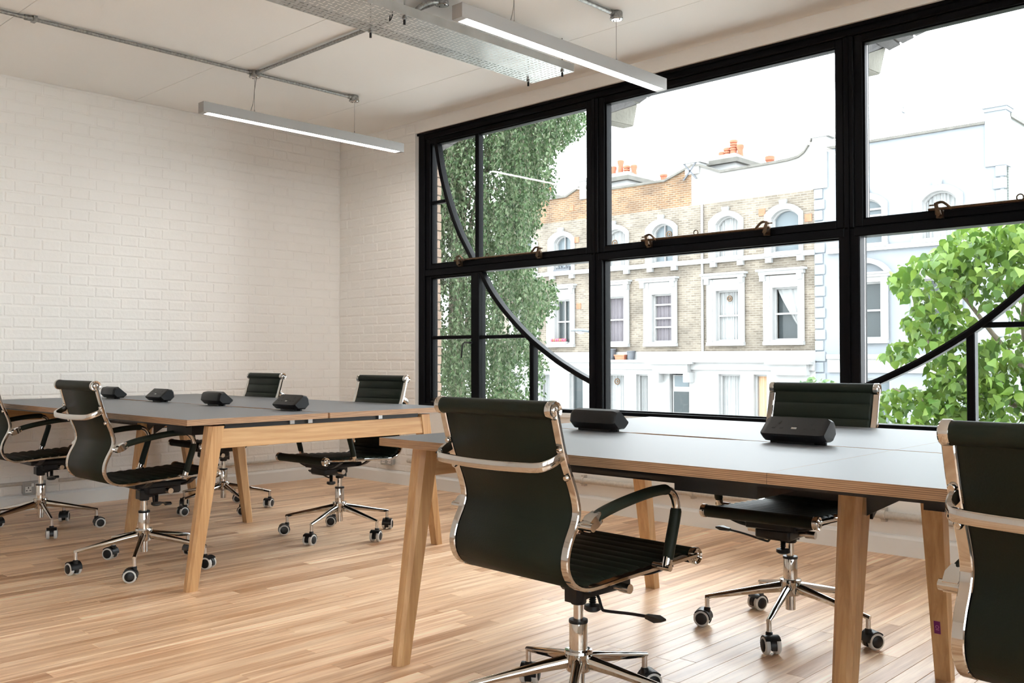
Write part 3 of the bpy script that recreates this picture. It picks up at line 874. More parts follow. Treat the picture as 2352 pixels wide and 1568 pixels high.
def bench(x0, ends, mids, label, group):
    x1 = x0 + 2.8; xm = x0 + 1.4
    t = empty('bench_desk', (xm, (DY0+DY1)/2, 0)); tag(t, label, 'desk', group)
    off = -Vector((xm, (DY0+DY1)/2, 0)); parts = []
    def P_(o): o.location = off; parts.append(o); return o
    for a, b in ((x0, xm - 0.0007), (xm + 0.0007, x1)):
        for near in (True, False):
            me = desk_top(a, b, near).mesh('desktop', [M['laminate'], M['ply']], fix=True)
            P_(put('desktop', me, t))
    cy = -2.128
    for xe in ends:
        for s in (-1, 1):
            P_(obj('leg', leg_mb(xe, cy + s*0.712, cy + s*0.605, s), M['ash_leg'], t))
            P_(obj('foot', MB().cyl((xe, cy + s*0.712, -0.0), (xe, cy + s*0.712, 0.006), 0.012, n=10), M['black_plastic'], t))
        P_(obj('end_rail', MB().cbox(xe-0.020, xe+0.028 if xe > xm else xe+0.020, cy-0.585, cy+0.585, 0.606, 0.692, 0.002), M['ash_rail'], t))
        P_(obj('end_bracket', MB().box(xe-0.018, xe+0.018, cy-0.56, cy+0.56, 0.692, 0.713), M['black_steel'], t))
    for xe in mids:
        for s in (-1, 1):
            P_(obj('leg', leg_mb(xe, cy + s*0.372, cy + s*0.275, s), M['ash_leg'], t))
            ysp = cy + s*0.245
            g = MB().prism([(0.0, 0.690), (-0.150, 0.690), (-0.150, 0.672), (0.0, 0.575)], xe-0.004+0.03, xe+0.004+0.03, to=lambda a, c, b, s=s, ysp=ysp: (c, ysp + s*a, b))
            P_(obj('gusset', g, M['black_steel'], t))
            g2 = MB().prism([(0.036, 0.690), (0.19, 0.690), (0.19, 0.676), (0.036, 0.590)], cy+s*0.285-0.003, cy+s*0.285+0.003, to=lambda a, c, b, xe=xe: (xe + a, c, b))
            P_(obj('gusset', g2, M['black_steel'], t))
        P_(obj('mid_rail', MB().cbox(xe-0.018, xe+0.018, cy-0.25, cy+0.25, 0.61, 0.69, 0.002), M['ash_rail'], t))
    lo, hi = min(ends) - 0.0, max(ends)
    for yy in (cy-0.50, cy+0.50):
        P_(obj('steel_beam', MB().box(lo+0.03, hi-0.03, yy-0.02, yy+0.02, 0.672, 0.713), M['black_steel'], t))
    for yy in (DY0+0.10, DY1-0.10):
        P_(obj('edge_channel', MB().box(x0+0.18, x1-0.18, yy-0.012, yy+0.012, 0.694, 0.7135), M['black_steel'], t))
    for xa, xb in ((x0+0.22, xm-0.10), (xm+0.12, x1-0.22)):
        m = MB(); m.box(xa, xb, DYG-0.11, DYG-0.106, 0.60, 0.70); m.box(xa, xb, DYG+0.106, DYG+0.11, 0.60, 0.70); m.box(xa, xb, DYG-0.11, DYG+0.11, 0.598, 0.602)
        P_(obj('cable_basket', m, M['black_steel'], t))
        P_(obj('slide_box', MB().box(xb-0.24, xb, cy-0.62, cy-0.30, 0.655, 0.7135), M['black_steel'], t))
        P_(obj('slide_box', MB().box(xb-0.24, xb, cy+0.30, cy+0.62, 0.655, 0.7135), M['black_steel'], t))
    for xe in list(ends):
        for yy in (cy-0.22, cy-0.12, cy+0.30):
            P_(obj('bracket_tab', MB().box(xe+0.022, xe+0.030, yy-0.012, yy+0.012, 0.695, 0.712), M['usb'], t))
    return t
bench(0.10, (0.15, 2.845), (1.49,), 'long wooden bench desk with dark grey top beside the brick wall', 'bench desks')
d2 = bench(4.205, (4.256, 6.955), (5.598,), 'long wooden bench desk with pale shining top close to the camera', 'bench desks')
st = empty('leg_sticker', (5.5735, -1.752 + 0.004, 0.212)); tag(st, 'small purple sticker on a wooden leg of the near desk', 'sticker')
st.location = (5.584, -1.8052, 0.168)
st.rotation_euler = (math.atan(0.1525), 0, 0)
obj('sticker_sheet', MB().box(-0.001, 0.018, -0.0022, -0.0006, -0.020, 0.020), M['purple'], st)
mk = MB(); mk.sweep([(0.009 + 0.005*math.cos(k*math.pi/4), -0.0026, 0.002 + 0.005*math.sin(k*math.pi/4)) for k in range(9)], circ(0.0009, 4), (0, 1, 0), caps=False)
mk.box(0.004, 0.014, -0.0029, -0.0022, -0.008, -0.006)
obj('sticker_mark', mk, M['sticker_mark'], st)

# ------------------------------------------------------------------ power modules
def power_module(x, facing, label):
    """facing -1: sockets towards the camera side (-y)"""
    t = empty('power_module', (x, DYG, DZ), 0.0 if facing < 0 else math.pi); tag(t, label, 'power module', 'desktop power modules')
    L = 0.103
    def sec(k, s):                                      # cross section scaled about its middle for the end caps
        pts = [(-0.030, 0.0075), (0.022, 0.0075), (0.046, 0.030), (0.040, 0.062), (0.030, 0.074), (0.006, 0.079), (-0.052, 0.031), (-0.050, 0.024)]
        return [(s, -0.003 + (a+0.003)*k, 0.042 + (b-0.042)*k) for a, b in pts]
    rings = [sec(0.80, -L), sec(0.97, -L+0.010), sec(1, -L+0.018), sec(1, L-0.018), sec(0.97, L-0.010), sec(0.80, L)]
    obj('housing', MB().loft(rings), M['black_plastic'], t, smooth=30)
    # clamp into the cable gap
    obj('clamp', MB().box(-0.09, 0.09, -0.0045, 0.0045, -0.03, 0.0078).box(-0.06, 0.06, -0.018, 0.018, 0.0003, 0.008), M['black_plastic'], t)
    nv = Vector((0, -(0.079-0.031), 0.058)).normalized()           # outward normal of the sloping face
    up = Vector((0, 0.058, 0.048)).normalized(); c0 = Vector((0, -0.023, 0.055))
    def slot(name, u, v, hu, hv, mat):
        m = MB(); cs = []
        for d in (-0.001, 0.0006):
            for a, b in ((-1,-1),(1,-1),(1,1),(-1,1)):
                cs.append(c0 + Vector((u + a*hu, 0, 0)) + up*(v + b*hv) + nv*d)
        m.hexa(cs); return obj(name, m, mat, t)
    for u in (-0.052, 0.052):
        slot('socket_slot', u, 0.014, 0.0028, 0.0060, M['hole'])
        slot('socket_slot', u-0.013, -0.010, 0.0050, 0.0026, M['hole']); slot('socket_slot', u+0.013, -0.010, 0.0050, 0.0026, M['hole'])
    slot('usb_port', 0.002, -0.010, 0.0085, 0.0036, M['usb']); slot('usb_port', 0.002, -0.002, 0.0085, 0.0026, M['hole'])
for x, fc, lb in ((0.49, 1, 'black desktop power block furthest along the dark desk, sockets turned away'),
                  (1.155, -1, 'black desktop power block on the dark desk, sockets showing, second from its far end'),
                  (1.83, 1, 'black desktop power block on the dark desk, blank back showing, third from its far end'),
                  (2.575, -1, 'black desktop power block with sockets showing at the dark desk\'s open end'),
                  (4.545, 1, 'black desktop power block on the pale desk with its blank back showing'),
                  (5.315, -1, 'black desktop power block on the pale desk with its sockets showing')):
    power_module(x, fc, lb)

# ------------------------------------------------------------------ office chairs (one set of meshes, seven chairs)
PROF = [(.250, .451), (.222, .451), (.142, .447), (.05, .443), (-.07, .438), (-.13, .434), (-.18, .432), (-.215, .435), (-.245, .447), (-.265, .466), (-.277, .495),
        (-.275, .528), (-.262, .562), (-.246, .592), (-.236, .625), (-.243, .665), (-.262, .713), (-.280, .755), (-.297, .81), (-.311, .862), (-.316, .880)]
RW = 0.2105
CH = {}
def chair_meshes():
    full = crv([(0, a, b) for a, b in PROF], 10)
    ln = [0.0]
    for a, b in zip(full, full[1:]): ln.append(ln[-1] + (b-a).length)
    # resample evenly
    N = 330; pts = []; k = 0
    for i in range(N+1):
        s = ln[-1]*i/N
        while k < len(ln)-2 and ln[k+1] < s: k += 1
        t = (s-ln[k])/max(1e-9, ln[k+1]-ln[k]); pts.append(full[k].lerp(full[k+1], t))
    tot = ln[-1]; split = next(i for i, p in enumerate(pts) if p.z > 0.47 and i > 60)
    def sling(i0, i1, rib, ph, amp):
        w = 0.198
        def prof(i):
            s = tot*(i+i0)/N
            h = amp * (abs(math.sin(math.pi*(s-ph)/rib)) ** 0.45)
            e = min(1.0, min(i, i1-i0-i)/3.0)
            h = 0.004 + h*e
            return [(-w, 0.0005), (-w+0.005, -0.0045), (w-0.005, -0.0045), (w, 0.0005), (w-0.003, h*0.62), (w-0.010, h), (0.06, h*1.02), (-0.06, h*1.02), (-w+0.010, h), (-w+0.003, h*0.62)]
        return MB().sweep(pts[i0:i1+1], prof, (1, 0, 0))
    CH['seat'] = sling(0, split, 0.047, 0.03, 0.0085).mesh('seat', M['leather'], smooth=50)
    CH['backrest'] = sling(split, N, 0.058, tot - 0.12, 0.0075).mesh('backrest', M['leather'], smooth=50)
    rail = [(-0.0115, -0.0035), (-0.0095, -0.0058), (0.0095, -0.0058), (0.0115, -0.0035), (0.0115, 0.0035), (0.0095, 0.0058), (-0.0095, 0.0058), (-0.0115, 0.0035)]
    for s, n in ((-1, 'L'), (1, 'R')):
        CH['rail'+n] = MB().sweep([Vector((s*RW, p.y, p.z)) for p in pts[::5]], rail, (1, 0, 0)).mesh('side_rail', M['chrome'], smooth=40)
    def roll(y, z):
        return MB().lathe([(0.017, -0.2105), (0.0215, -0.205), (0.022, -0.19), (0.022, 0.19), (0.0215, 0.205), (0.017, 0.2105)], (0, y, z), (1, 0, 0), 20).mesh('roll', M['leather'], smooth=40)
    def caps(y, z, n):
        for s, c in ((-1, 'L'), (1, 'R')):
            m = MB().lathe([(0.0225, 0.200), (0.0238, 0.202), (0.0238, 0.216), (0.0215, 0.219), (0.0165, 0.2165), (0.0165, 0.2145)], (0, y, z), (s, 0, 0), 20)
            CH[n+c] = m.mesh('roll_cap', M['chrome'], smooth=35)
            CH[n+'s'+c] = MB().lathe([(0.009, 0.212), (0.009, 0.2175), (0.006, 0.219), (0.004, 0.2165)], (0, y, z), (s, 0, 0), 12).mesh('screw', M['steel'], smooth=35)
    CH['top_roll'] = roll(-0.318, 0.880); caps(-0.318, 0.880, 'tc')
    CH['front_roll'] = roll(0.258, 0.449); caps(0.258, 0.449, 'fc')
    # brace behind the back
    bp = crv([(-0.207, -0.290, 0.768), (-0.208, -0.312, 0.758), (-0.200, -0.334, 0.748), (-0.178, -0.347, 0.742), (-0.09, -0.354, 0.739), (0, -0.356, 0.738), (0.09, -0.354, 0.739), (0.178, -0.347, 0.742), (0.200, -0.334, 0.748), (0.208, -0.312, 0.758), (0.207, -0.290, 0.768)], 5)
    CH['brace'] = MB().sweep(bp, [(-0.012, -0.0045), (-0.009, -0.006), (0.009, -0.006), (0.012, -0.0045), (0.012, 0.0045), (0.009, 0.006), (-0.009, 0.006), (-0.012, 0.0045)], (0, 0.0, 1)).mesh('back_brace', M['chrome'], smooth=45)
    for s, c in ((-1, 'L'), (1, 'R')):
        for k, (y, z) in enumerate(((-0.2935, 0.784), (-0.2695, 0.715))):
            CH['bolt%d%s' % (k, c)] = MB().lathe([(0.0085, 0.002), (0.0085, 0.006), (0.006, 0.0095), (0.003, 0.0085)], (s*RW, y, z), (0, -0.95, -0.3), 12).mesh('bolt', M['chrome'], smooth=40)
        ax = s*0.240
        A = [(-0.206, 0.604), (-0.190, 0.617), (-0.14, 0.630), (-0.08, 0.641), (0.0, 0.652), (0.06, 0.6555), (0.088, 0.653), (0.110, 0.643), (0.124, 0.624), (0.129, 0.600), (0.122, 0.568), (0.110, 0.530), (0.099, 0.494), (0.092, 0.468)]
        ap = crv([(ax, a, b) for a, b in A], 4)
        cut1, cut2 = 6*4 + 1, 9*4
        def pad(seg): return MB().sweep(seg, lambda i: circ(0.0142 if 0 < i < len(seg)-1 else 0.0125, 12, 1.12, 1.0), (1, 0, 0))
        m = pad(ap[:cut1]); CH['arm'+c] = m.mesh('armrest', M['leather'], smooth=45)
        CH['armdown'+c] = pad(ap[cut2:]).mesh('arm_sleeve', M['leather'], smooth=45)
        CH['armtube'+c] = MB().sweep(ap, circ(0.0112, 10), (1, 0, 0)).mesh('arm_tube', M['chrome'], smooth=45)
        b = MB(); b.cyl((s*0.200, -0.232, 0.594), (s*0.262, -0.232, 0.594), 0.0105, n=14)
        b.loft([[(ax + dx, -0.236 + dy, 0.590 + dz) for dx, dy, dz in ((-0.014, 0, -0.008), (0.014, 0, -0.008), (0.014, -0.004, 0.012), (-0.014, -0.004, 0.012))],
                [(ax + dx, -0.214 + dy, 0.606 + dz) for dx, dy, dz in ((-0.016, 0.006, -0.016), (0.016, 0.006, -0.016), (0.016, -0.008, 0.012), (-0.016, -0.008, 0.012))],
                [(ax + dx, -0.192 + dy, 0.616 + dz) for dx, dy, dz in ((-0.014, 0.004, -0.013), (0.014, 0.004, -0.013), (0.014, -0.004, 0.012), (-0.014, -0.004, 0.012))]])
        CH['armrear'+c] = b.mesh('arm_bracket', M['chrome'], smooth=50)
        b = MB(); b.cyl((s*0.200, 0.082, 0.448), (s*0.256, 0.082, 0.448), 0.0095, n=14); b.cyl((ax, 0.084, 0.446), (ax, 0.093, 0.474), 0.0125, 0.0135, n=14)
        CH['armfront'+c] = b.mesh('arm_bracket', M['chrome'], smooth=50)
    # mechanism
    m = MB()
    m.cbox(-0.095, 0.095, -0.085, 0.170, 0.390, 0.414, 0.004)
    m.cbox(-0.066, 0.066, -0.01, 0.155, 0.352, 0.392, 0.008)
    m.loft([[(a, b-0.006, c) for a, b, c in ((-0.022, -0.026, 0.330), (0.022, -0.026, 0.330), (0.022, -0.026, 0.372), (-0.022, -0.026, 0.372))],
            [(-0.022, 0.030, 0.338), (0.022, 0.030, 0.338), (0.022, 0.020, 0.376), (-0.022, 0.020, 0.376)],
            [(-0.030, 0.090, 0.366), (0.030, 0.090, 0.366), (0.030, 0.080, 0.396), (-0.030, 0.080, 0.396)]])
    m.lathe([(0.020, 0.322), (0.023, 0.326), (0.023, 0.372), (0.018, 0.378)], n=16)
    for s in (-1, 1):                                    # curved arms reaching the side rails
        for y in (-0.055, 0.150):
            m.sweep(crv([(s*0.05, y, 0.400), (s*0.10, y, 0.398), (s*0.15, y, 0.410), (s*0.185, y, 0.428), (s*0.205, y, 0.436)], 4), [(-0.012, -0.004), (0.012, -0.004), (0.012, 0.004), (-0.012, 0.004)], (0, 1, 0))
    CH['mechanism'] = m.mesh('tilt_mechanism', M['black_plastic'], smooth=40)
    m = MB(); m.cyl((-0.122, 0.072, 0.372), (0.122, 0.072, 0.372), 0.0085, n=12)
    for s in (-1, 1): m.cyl((s*0.092, 0.072, 0.372), (s*0.127, 0.072, 0.372), 0.0135, n=14)
    CH['pivot'] = m.mesh('pivot_bar', M['steel'], smooth=40)
    m = MB(); zz = 0.300
    prof = [(0.012, 0.362)]
    for k in range(8): prof += [(0.011, 0.358-0.006*k), (0.0075, 0.355-0.006*k)]
    prof += [(0.010, 0.309), (0.024, 0.307), (0.025, 0.296), (0.016, 0.290)]
    m.lathe(prof, (0, 0.060, 0), n=16); CH['knob'] = m.mesh('tension_knob', M['black_plastic'], smooth=40)
    m = MB(); m.sweep(crv([(0.035, 0.020, 0.362), (0.060, 0.015, 0.350), (0.078, 0.010, 0.322), (0.095, 0.008, 0.318), (0.185, -0.006, 0.331), (0.255, -0.013, 0.338)], 4), circ(0.0042, 8), (0, 1, 0))
    m.loft([[(0.250, -0.020, 0.333), (0.250, -0.006, 0.333), (0.250, -0.006, 0.343), (0.250, -0.020, 0.343)], [(0.290, -0.034, 0.332), (0.290, -0.006, 0.332), (0.290, -0.006, 0.347), (0.290, -0.034, 0.347)], [(0.312, -0.032, 0.338), (0.312, -0.012, 0.338), (0.312, -0.012, 0.343), (0.312, -0.032, 0.343)]])
    CH['lever'] = m.mesh('height_lever', M['black_plastic'], smooth=40)
    CH['piston'] = MB().cyl((0, 0, 0.255), (0, 0, 0.335), 0.0135, n=16).mesh('gas_piston', M['steel'], smooth=50)
    CH['sleeve'] = MB().lathe([(0.0255, 0.185), (0.0255, 0.266), (0.024, 0.270)], n=24).mesh('column_sleeve', M['chrome'], smooth=40)
    CH['collar'] = MB().lathe([(0.0262, 0.264), (0.027, 0.268), (0.0262, 0.273), (0.015, 0.274)], n=24).mesh('collar', M['black_plastic'], smooth=40)
    CH['hub'] = MB().lathe([(0.018, 0.078), (0.018, 0.128), (0.033, 0.132), (0.036, 0.150), (0.036, 0.176), (0.040, 0.182), (0.038, 0.189), (0.026, 0.190)], n=24).mesh('base_hub', M['chrome'], smooth=35)
    rings = []
    for r, z, w, h in ((0.022, 0.160, 0.015, 0.021), (0.10, 0.147, 0.0135, 0.0165), (0.20, 0.128, 0.0115, 0.0125), (0.290, 0.1105, 0.0095, 0.0090), (0.308, 0.107, 0.0085, 0.0080)):
        rings.append([(r, w*math.cos(a)*(1.0 if math.sin(a) > -0.2 else 0.75), z + h*math.sin(a)) for a in [2*math.pi*k/12 for k in range(12)]])
    m = MB().loft(rings); m.cyl((0.300, 0, 0.108), (0.300, 0, 0.070), 0.0085, n=12)
    CH['base_leg'] = m.mesh('base_leg', M['chrome'], smooth=40)
    # caster around origin (stem at 0,0), trailing towards +x
    hood = MB(); wz, wr, wx = 0.030, 0.030, 0.017
    arc = [(wx + (wr+0.003)*math.cos(t), wz + (wr+0.003)*math.sin(t)) for t in [math.radians(a) for a in range(-20, 215, 18)]]
    hood.prism(arc + [(wx - 0.004, wz)], -0.010, 0.010)
    hood.lathe([(0.012, 0.052), (0.012, 0.068), (0.009, 0.071)], (0.0, 0, 0), n=14)
    arc2 = [(wx + (wr+0.0035)*math.cos(t), wz + (wr+0.0035)*math.sin(t)) for t in [math.radians(a) for a in range(40, 200, 16)]]
    arc3 = [(wx + (wr-0.002)*math.cos(t), wz + (wr-0.002)*math.sin(t)) for t in [math.radians(a) for a in range(40, 200, 16)]]
    hood.prism(arc2 + arc3[::-1], -0.026, 0.026)
    CH['caster'] = hood.mesh('caster', M['black_plastic'], smooth=40)
    for s, c in ((-1, 'L'), (1, 'R')):
        CH['tyre'+c] = MB().lathe([(wr*0.70, 0.0105), (wr-0.002, 0.0105), (wr, 0.013), (wr, 0.024), (wr-0.003, 0.0275), (wr*0.74, 0.0285), (wr*0.70, 0.027)], (wx, 0, wz), (0, s, 0), 24).mesh('tyre', M['grey_tyre'], smooth=40)
        CH['wheel'+c] = MB().lathe([(wr*0.72, 0.0110), (wr*0.72, 0.0285), (wr*0.60, 0.031), (0.004, 0.0315)], (wx, 0, wz), (0, s, 0), 20).mesh('wheel', M['black_plastic'], smooth=40)
chair_meshes()

def office_chair(x, y, deg, base_deg, casters, label, lift=0.0):
    """deg: heading of the seat (0 faces the window); base_deg: star base in world angle"""
    t = empty('office_chair', (x, y, 0), math.radians(deg))
    tag(t, label, 'chair', 'black leather office chairs')
    put('seat', CH['seat'], t); put('backrest', CH['backrest'], t)
    for c in 'LR':
        r = put('side_rail', CH['rail'+c], t)
        put('bolt', CH['bolt0'+c], r); put('bolt', CH['bolt1'+c], r)
        a = put('armrest', CH['arm'+c], t)
        put('arm_sleeve', CH['armdown'+c], a); put('arm_tube', CH['armtube'+c], a)
        put('arm_bracket', CH['armrear'+c], a); put('arm_bracket', CH['armfront'+c], a)
    for n, k in (('top_roll', 'tc'), ('front_roll', 'fc')):
        r = put(n, CH[n], t)
        for c in 'LR':
            put('roll_cap', CH[k+c], r); put('screw', CH[k+'s'+c], r)
    put('back_brace', CH['brace'], t)
    m = put('tilt_mechanism', CH['mechanism'], t)
    put('pivot_bar', CH['pivot'], m); put('tension_knob', CH['knob'], m); put('height_lever', CH['lever'], m)
    for ch in t.children: ch.location.z = lift           # seat height setting
    g = put('gas_column', CH['sleeve'], t); put('piston', CH['piston'], g); put('collar', CH['collar'], g)
    put('base_hub', CH['hub'], t)
    for k in range(5):
        a = math.radians(base_deg - deg + 72*k)
        put('base_leg', CH['base_leg'], t, rot=(0, 0, a))
        ca = math.radians(casters[k] - deg)
        cs = put('caster', CH['caster'], t, loc=(0.300*math.cos(a), 0.300*math.sin(a), 0), rot=(0, 0, ca))
        for c in 'LR':
            put('tyre', CH['tyre'+c], cs); put('wheel', CH['wheel'+c], cs)
    return t
office_chair(4.973, -2.790, -2.6, 16.3, (250, 60, 120, 200, 310), 'black office chair at the pale desk with its smooth back and star base facing us', -0.006)
office_chair(6.304, -2.807, -3.4, 40, (200, 80, 130, 240, 310), 'black office chair cut off by the picture edge, chrome frame close to the camera', -0.011)
office_chair(5.000, -1.605, 183.2, 67.7, (150, 250, 200, 320, 60), 'black office chair between the pale desk and the window, ribbed front towards us')
office_chair(2.257, -2.770, -0.7, 39.3, (30, 100, 215, 190, 240), 'black office chair tucked at the dark desk\'s open end with its back towards us')
office_chair(0.868, -2.744, -0.4, 63.0, (80, 150, 200, 230, 340), 'black office chair by the wall socket with most of its back out of frame')
office_chair(2.244, -1.622, 182.2, 6.4, (300, 130, 230, 240, 290), 'black office chair behind the dark desk nearest the window corner')
office_chair(0.939, -1.615, 179.4, 64.0, (300, 60, 150, 270, 30), 'black office chair behind the dark desk against the brick wall')

# ------------------------------------------------------------------ street, houses opposite
GZ = -3.6
ground = obj('ground', MB().box(-70, 70, -70, 90, GZ - 0.2, GZ), M['tarmac']); tag(ground, 'grey street outside below the window', kind='structure')
FY = 24.0                                           # facade plane
def arch_poly(x0, x1, z0, z1, rise, n=10):
    c = (x0+x1)/2; hw = (x1-x0)/2; R_ = (hw*hw + rise*rise)/(2*rise); zc = z1 - R_; am = math.asin(min(1, hw/R_))
    return [(x0, z0), (x1, z0)] + [(c + R_*math.sin(am - 2*am*k/n), zc + R_*math.cos(am - 2*am*k/n)) for k in range(n+1)]
def ring_prism(mb, outer_, inner_, y0, y1):
    """band between two polygons with equal vertex count"""
    n = len(outer_)
    vs_ = [(a, y0, b) for a, b in outer_] + [(a, y0, b) for a, b in inner_] + [(a, y1, b) for a, b in outer_] + [(a, y1, b) for a, b in inner_]
    fs_ = []
    for i in range(n):
        j = (i+1) % n
        fs_ += [(i, j, n+j, n+i), (2*n+j, 2*n+i, 3*n+i, 3*n+j), (i, 2*n+i, 2*n+j, j), (n+j, 3*n+j, 3*n+i, n+i)]
    return mb.add(vs_, fs_)
def house_window(h, x0, x1, z0, z1, surr=None, rise=0.0, bars=('mid',), behind='far_glass', curtain=None, cornice=None, vbar=False, wallmat='stucco', sill=True):
    """window = sash frame; panes, curtain as sub-parts; surround and cornice are parts of the house"""
    g = (lambda a, b, c, d: arch_poly(a, b, c, d, rise)) if rise else (lambda a, b, c, d: [(a, c), (b, c), (b, d), (a, d)])
    if surr:
        a, b, c, d = surr
        g2 = (lambda a, b, c, d: arch_poly(a, b, c, d, rise*1.25)) if rise else g
        m = MB(); ring_prism(m, g2(a, b, c, d), g(x0-0.05, x1+0.05, z0-0.05, z1+0.05), FY - 0.07, FY + 0.14)
        if rise: m.prism([((a+b)/2-0.11, d-0.02), ((a+b)/2+0.11, d-0.02), ((a+b)/2+0.14, d+0.13), ((a+b)/2-0.14, d+0.13)], FY-0.10, FY+0.05)
        else:
            m.box(a-0.03, a+0.20, FY-0.10, FY-0.06, c+0.1, d); m.box(b-0.20, b+0.03, FY-0.10, FY-0.06, c+0.1, d)
        if sill: m.box(a-0.02, b+0.02, FY-0.16, FY, c-0.02, c+0.10)
        obj('window_surround', m, M[wallmat], h)
    if cornice:
        a, b, c, d = cornice
        m = MB(); m.box(a, b, FY-0.26, FY, d-0.07, d); m.box(a+0.07, b-0.07, FY-0.18, FY, c, d-0.07)
        m.box(a+0.12, a+0.30, FY-0.20, FY, c-0.20, c); m.box(b-0.30, b-0.12, FY-0.20, FY, c-0.20, c)
        obj('cornice', m, M[wallmat], h)
    m = MB(); ring_prism(m, g(x0-0.06, x1+0.06, z0-0.06, z1+0.06), g(x0, x1, z0, z1), FY + 0.10, FY + 0.20)
    zm = (z0+z1)/2
    for bb in bars:
        zz = zm if bb == 'mid' else z0 + (z1-z0)*bb
        m.box(x0, x1, FY+0.10, FY+0.17, zz-0.03, zz+0.03)
    if vbar: m.box((x0+x1)/2-0.018, (x0+x1)/2+0.018, FY+0.11, FY+0.17, z0, z1)
    w = obj('window', m, M['stucco'], h)
    obj('pane', MB().prism(g(x0, x1, z0, z1), FY+0.19, FY+0.21) if curtain is None else MB().prism(g(x0, x1, z0, z1), FY+0.30, FY+0.32), M[behind], w)
    if curtain:
        cm, kind = curtain
        mb = MB(); n = 26
        if kind == 'full':
            top = [(x0 + (x1-x0)*k/n, FY+0.215 + 0.022*math.sin(k*1.9) + 0.012*math.sin(k*0.7)) for k in range(n+1)]
            mb.add([(a, b, z0) for a, b in top] + [(a, b, z1) for a, b in top], [(k, k+1, n+2+k, n+1+k) for k in range(n)])
        else:                                          # swept to one side
            rows = []
            for r in range(13):
                t_ = r/12; z = z1 - (z1-z0)*0.86*t_; xl = x0 + (x1-x0)*(0.02 + 0.96*(t_**1.15)); 
                rows.append([(xl + (x1-xl)*k/12, FY+0.215 + 0.02*math.sin(k*1.7), z) for k in range(13)])
            mb.loft(rows, caps=False, closed=False)
        obj('curtain', mb, M[cm], w)
    return w
def vent_ring(w, x, z, r=0.11):
    m = MB(); m.sweep([(x + r*math.cos(t), FY+0.09, z + r*math.sin(t)) for t in [2*math.pi*k/14 for k in range(15)]], circ(0.022, 5), (0, 1, 0), caps=False)
    m.lathe([(0.05, 0), (0.03, 0.02)], (x, FY+0.10, z), (0, -1, 0), 10)
    obj('window_vent', m, M['brass'], w)
def chimney(h, x0, x1, z0, z1, pots, base='stock_brick'):
    m = MB(); m.box(x0+0.15, x1-0.15, FY+0.9, FY+2.4, z0-0.8, z1-0.25)
    c = obj('chimney_stack', m, M['stucco'], h)
    obj('chimney_cap', MB().loft([[(x0, FY+0.75, z1-0.42), (x1, FY+0.75, z1-0.42), (x1, FY+2.55, z1-0.42), (x0, FY+2.55, z1-0.42)], [(x0, FY+0.75, z1-0.26), (x1, FY+0.75, z1-0.26), (x1, FY+2.55, z1-0.26), (x0, FY+2.55, z1-0.26)], [(x0+0.35, FY+1.2, z1), (x1-0.35, FY+1.2, z1), (x1-0.35, FY+2.1, z1), (x0+0.35, FY+2.1, z1)]]), M['coping'], c)
    for px, zb, zt, r, kind in pots:
        pm = MB(); prof = [(r*1.1, 0), (r, 0.08), (r*0.86, (zt-zb)-0.22)]
        if kind == 'louvre':
            for q in range(4): prof += [(r*0.86, (zt-zb)-0.40+q*0.09), (r*1.12, (zt-zb)-0.38+q*0.09), (r*1.12, (zt-zb)-0.33+q*0.09), (r*0.86, (zt-zb)-0.32+q*0.09)]
        prof += [(r*1.15, (zt-zb)-0.10), (r*1.15, (zt-zb)-0.03), (r*0.8, zt-zb)]
        obj('chimney_pot', pm.lathe(prof, (px, FY+1.6, zb), n=14), M['terracotta'], c, smooth=35)

def walls_with_holes(x0, x1, z0, z1, holes, y0, y1):
    """wall slab pieces around rectangular holes (single mesh)"""
    xs_ = sorted({x0, x1, *[h[0] for h in holes], *[h[1] for h in holes]}); zs_ = sorted({z0, z1, *[h[2] for h in holes], *[h[3] for h in holes]})
    xs_ = [v for v in xs_ if x0 <= v <= x1]; zs_ = [v for v in zs_ if z0 <= v <= z1]
    mb = MB()
    for a, b in zip(xs_, xs_[1:]):
        run_ = None
        for c, d in zip(zs_, zs_[1:]):
            cx_, cz_ = (a+b)/2, (c+d)/2
            inside = any(h[0] < cx_ < h[1] and h[2] < cz_ < h[3] for h in holes)
            if not inside:
                run_ = (run_[0], d) if run_ else (c, d)
            if inside and run_:
                mb.box(a, b, y0, y1, *run_); run_ = None
        if run_: mb.box(a, b, y0, y1, *run_)
    return mb

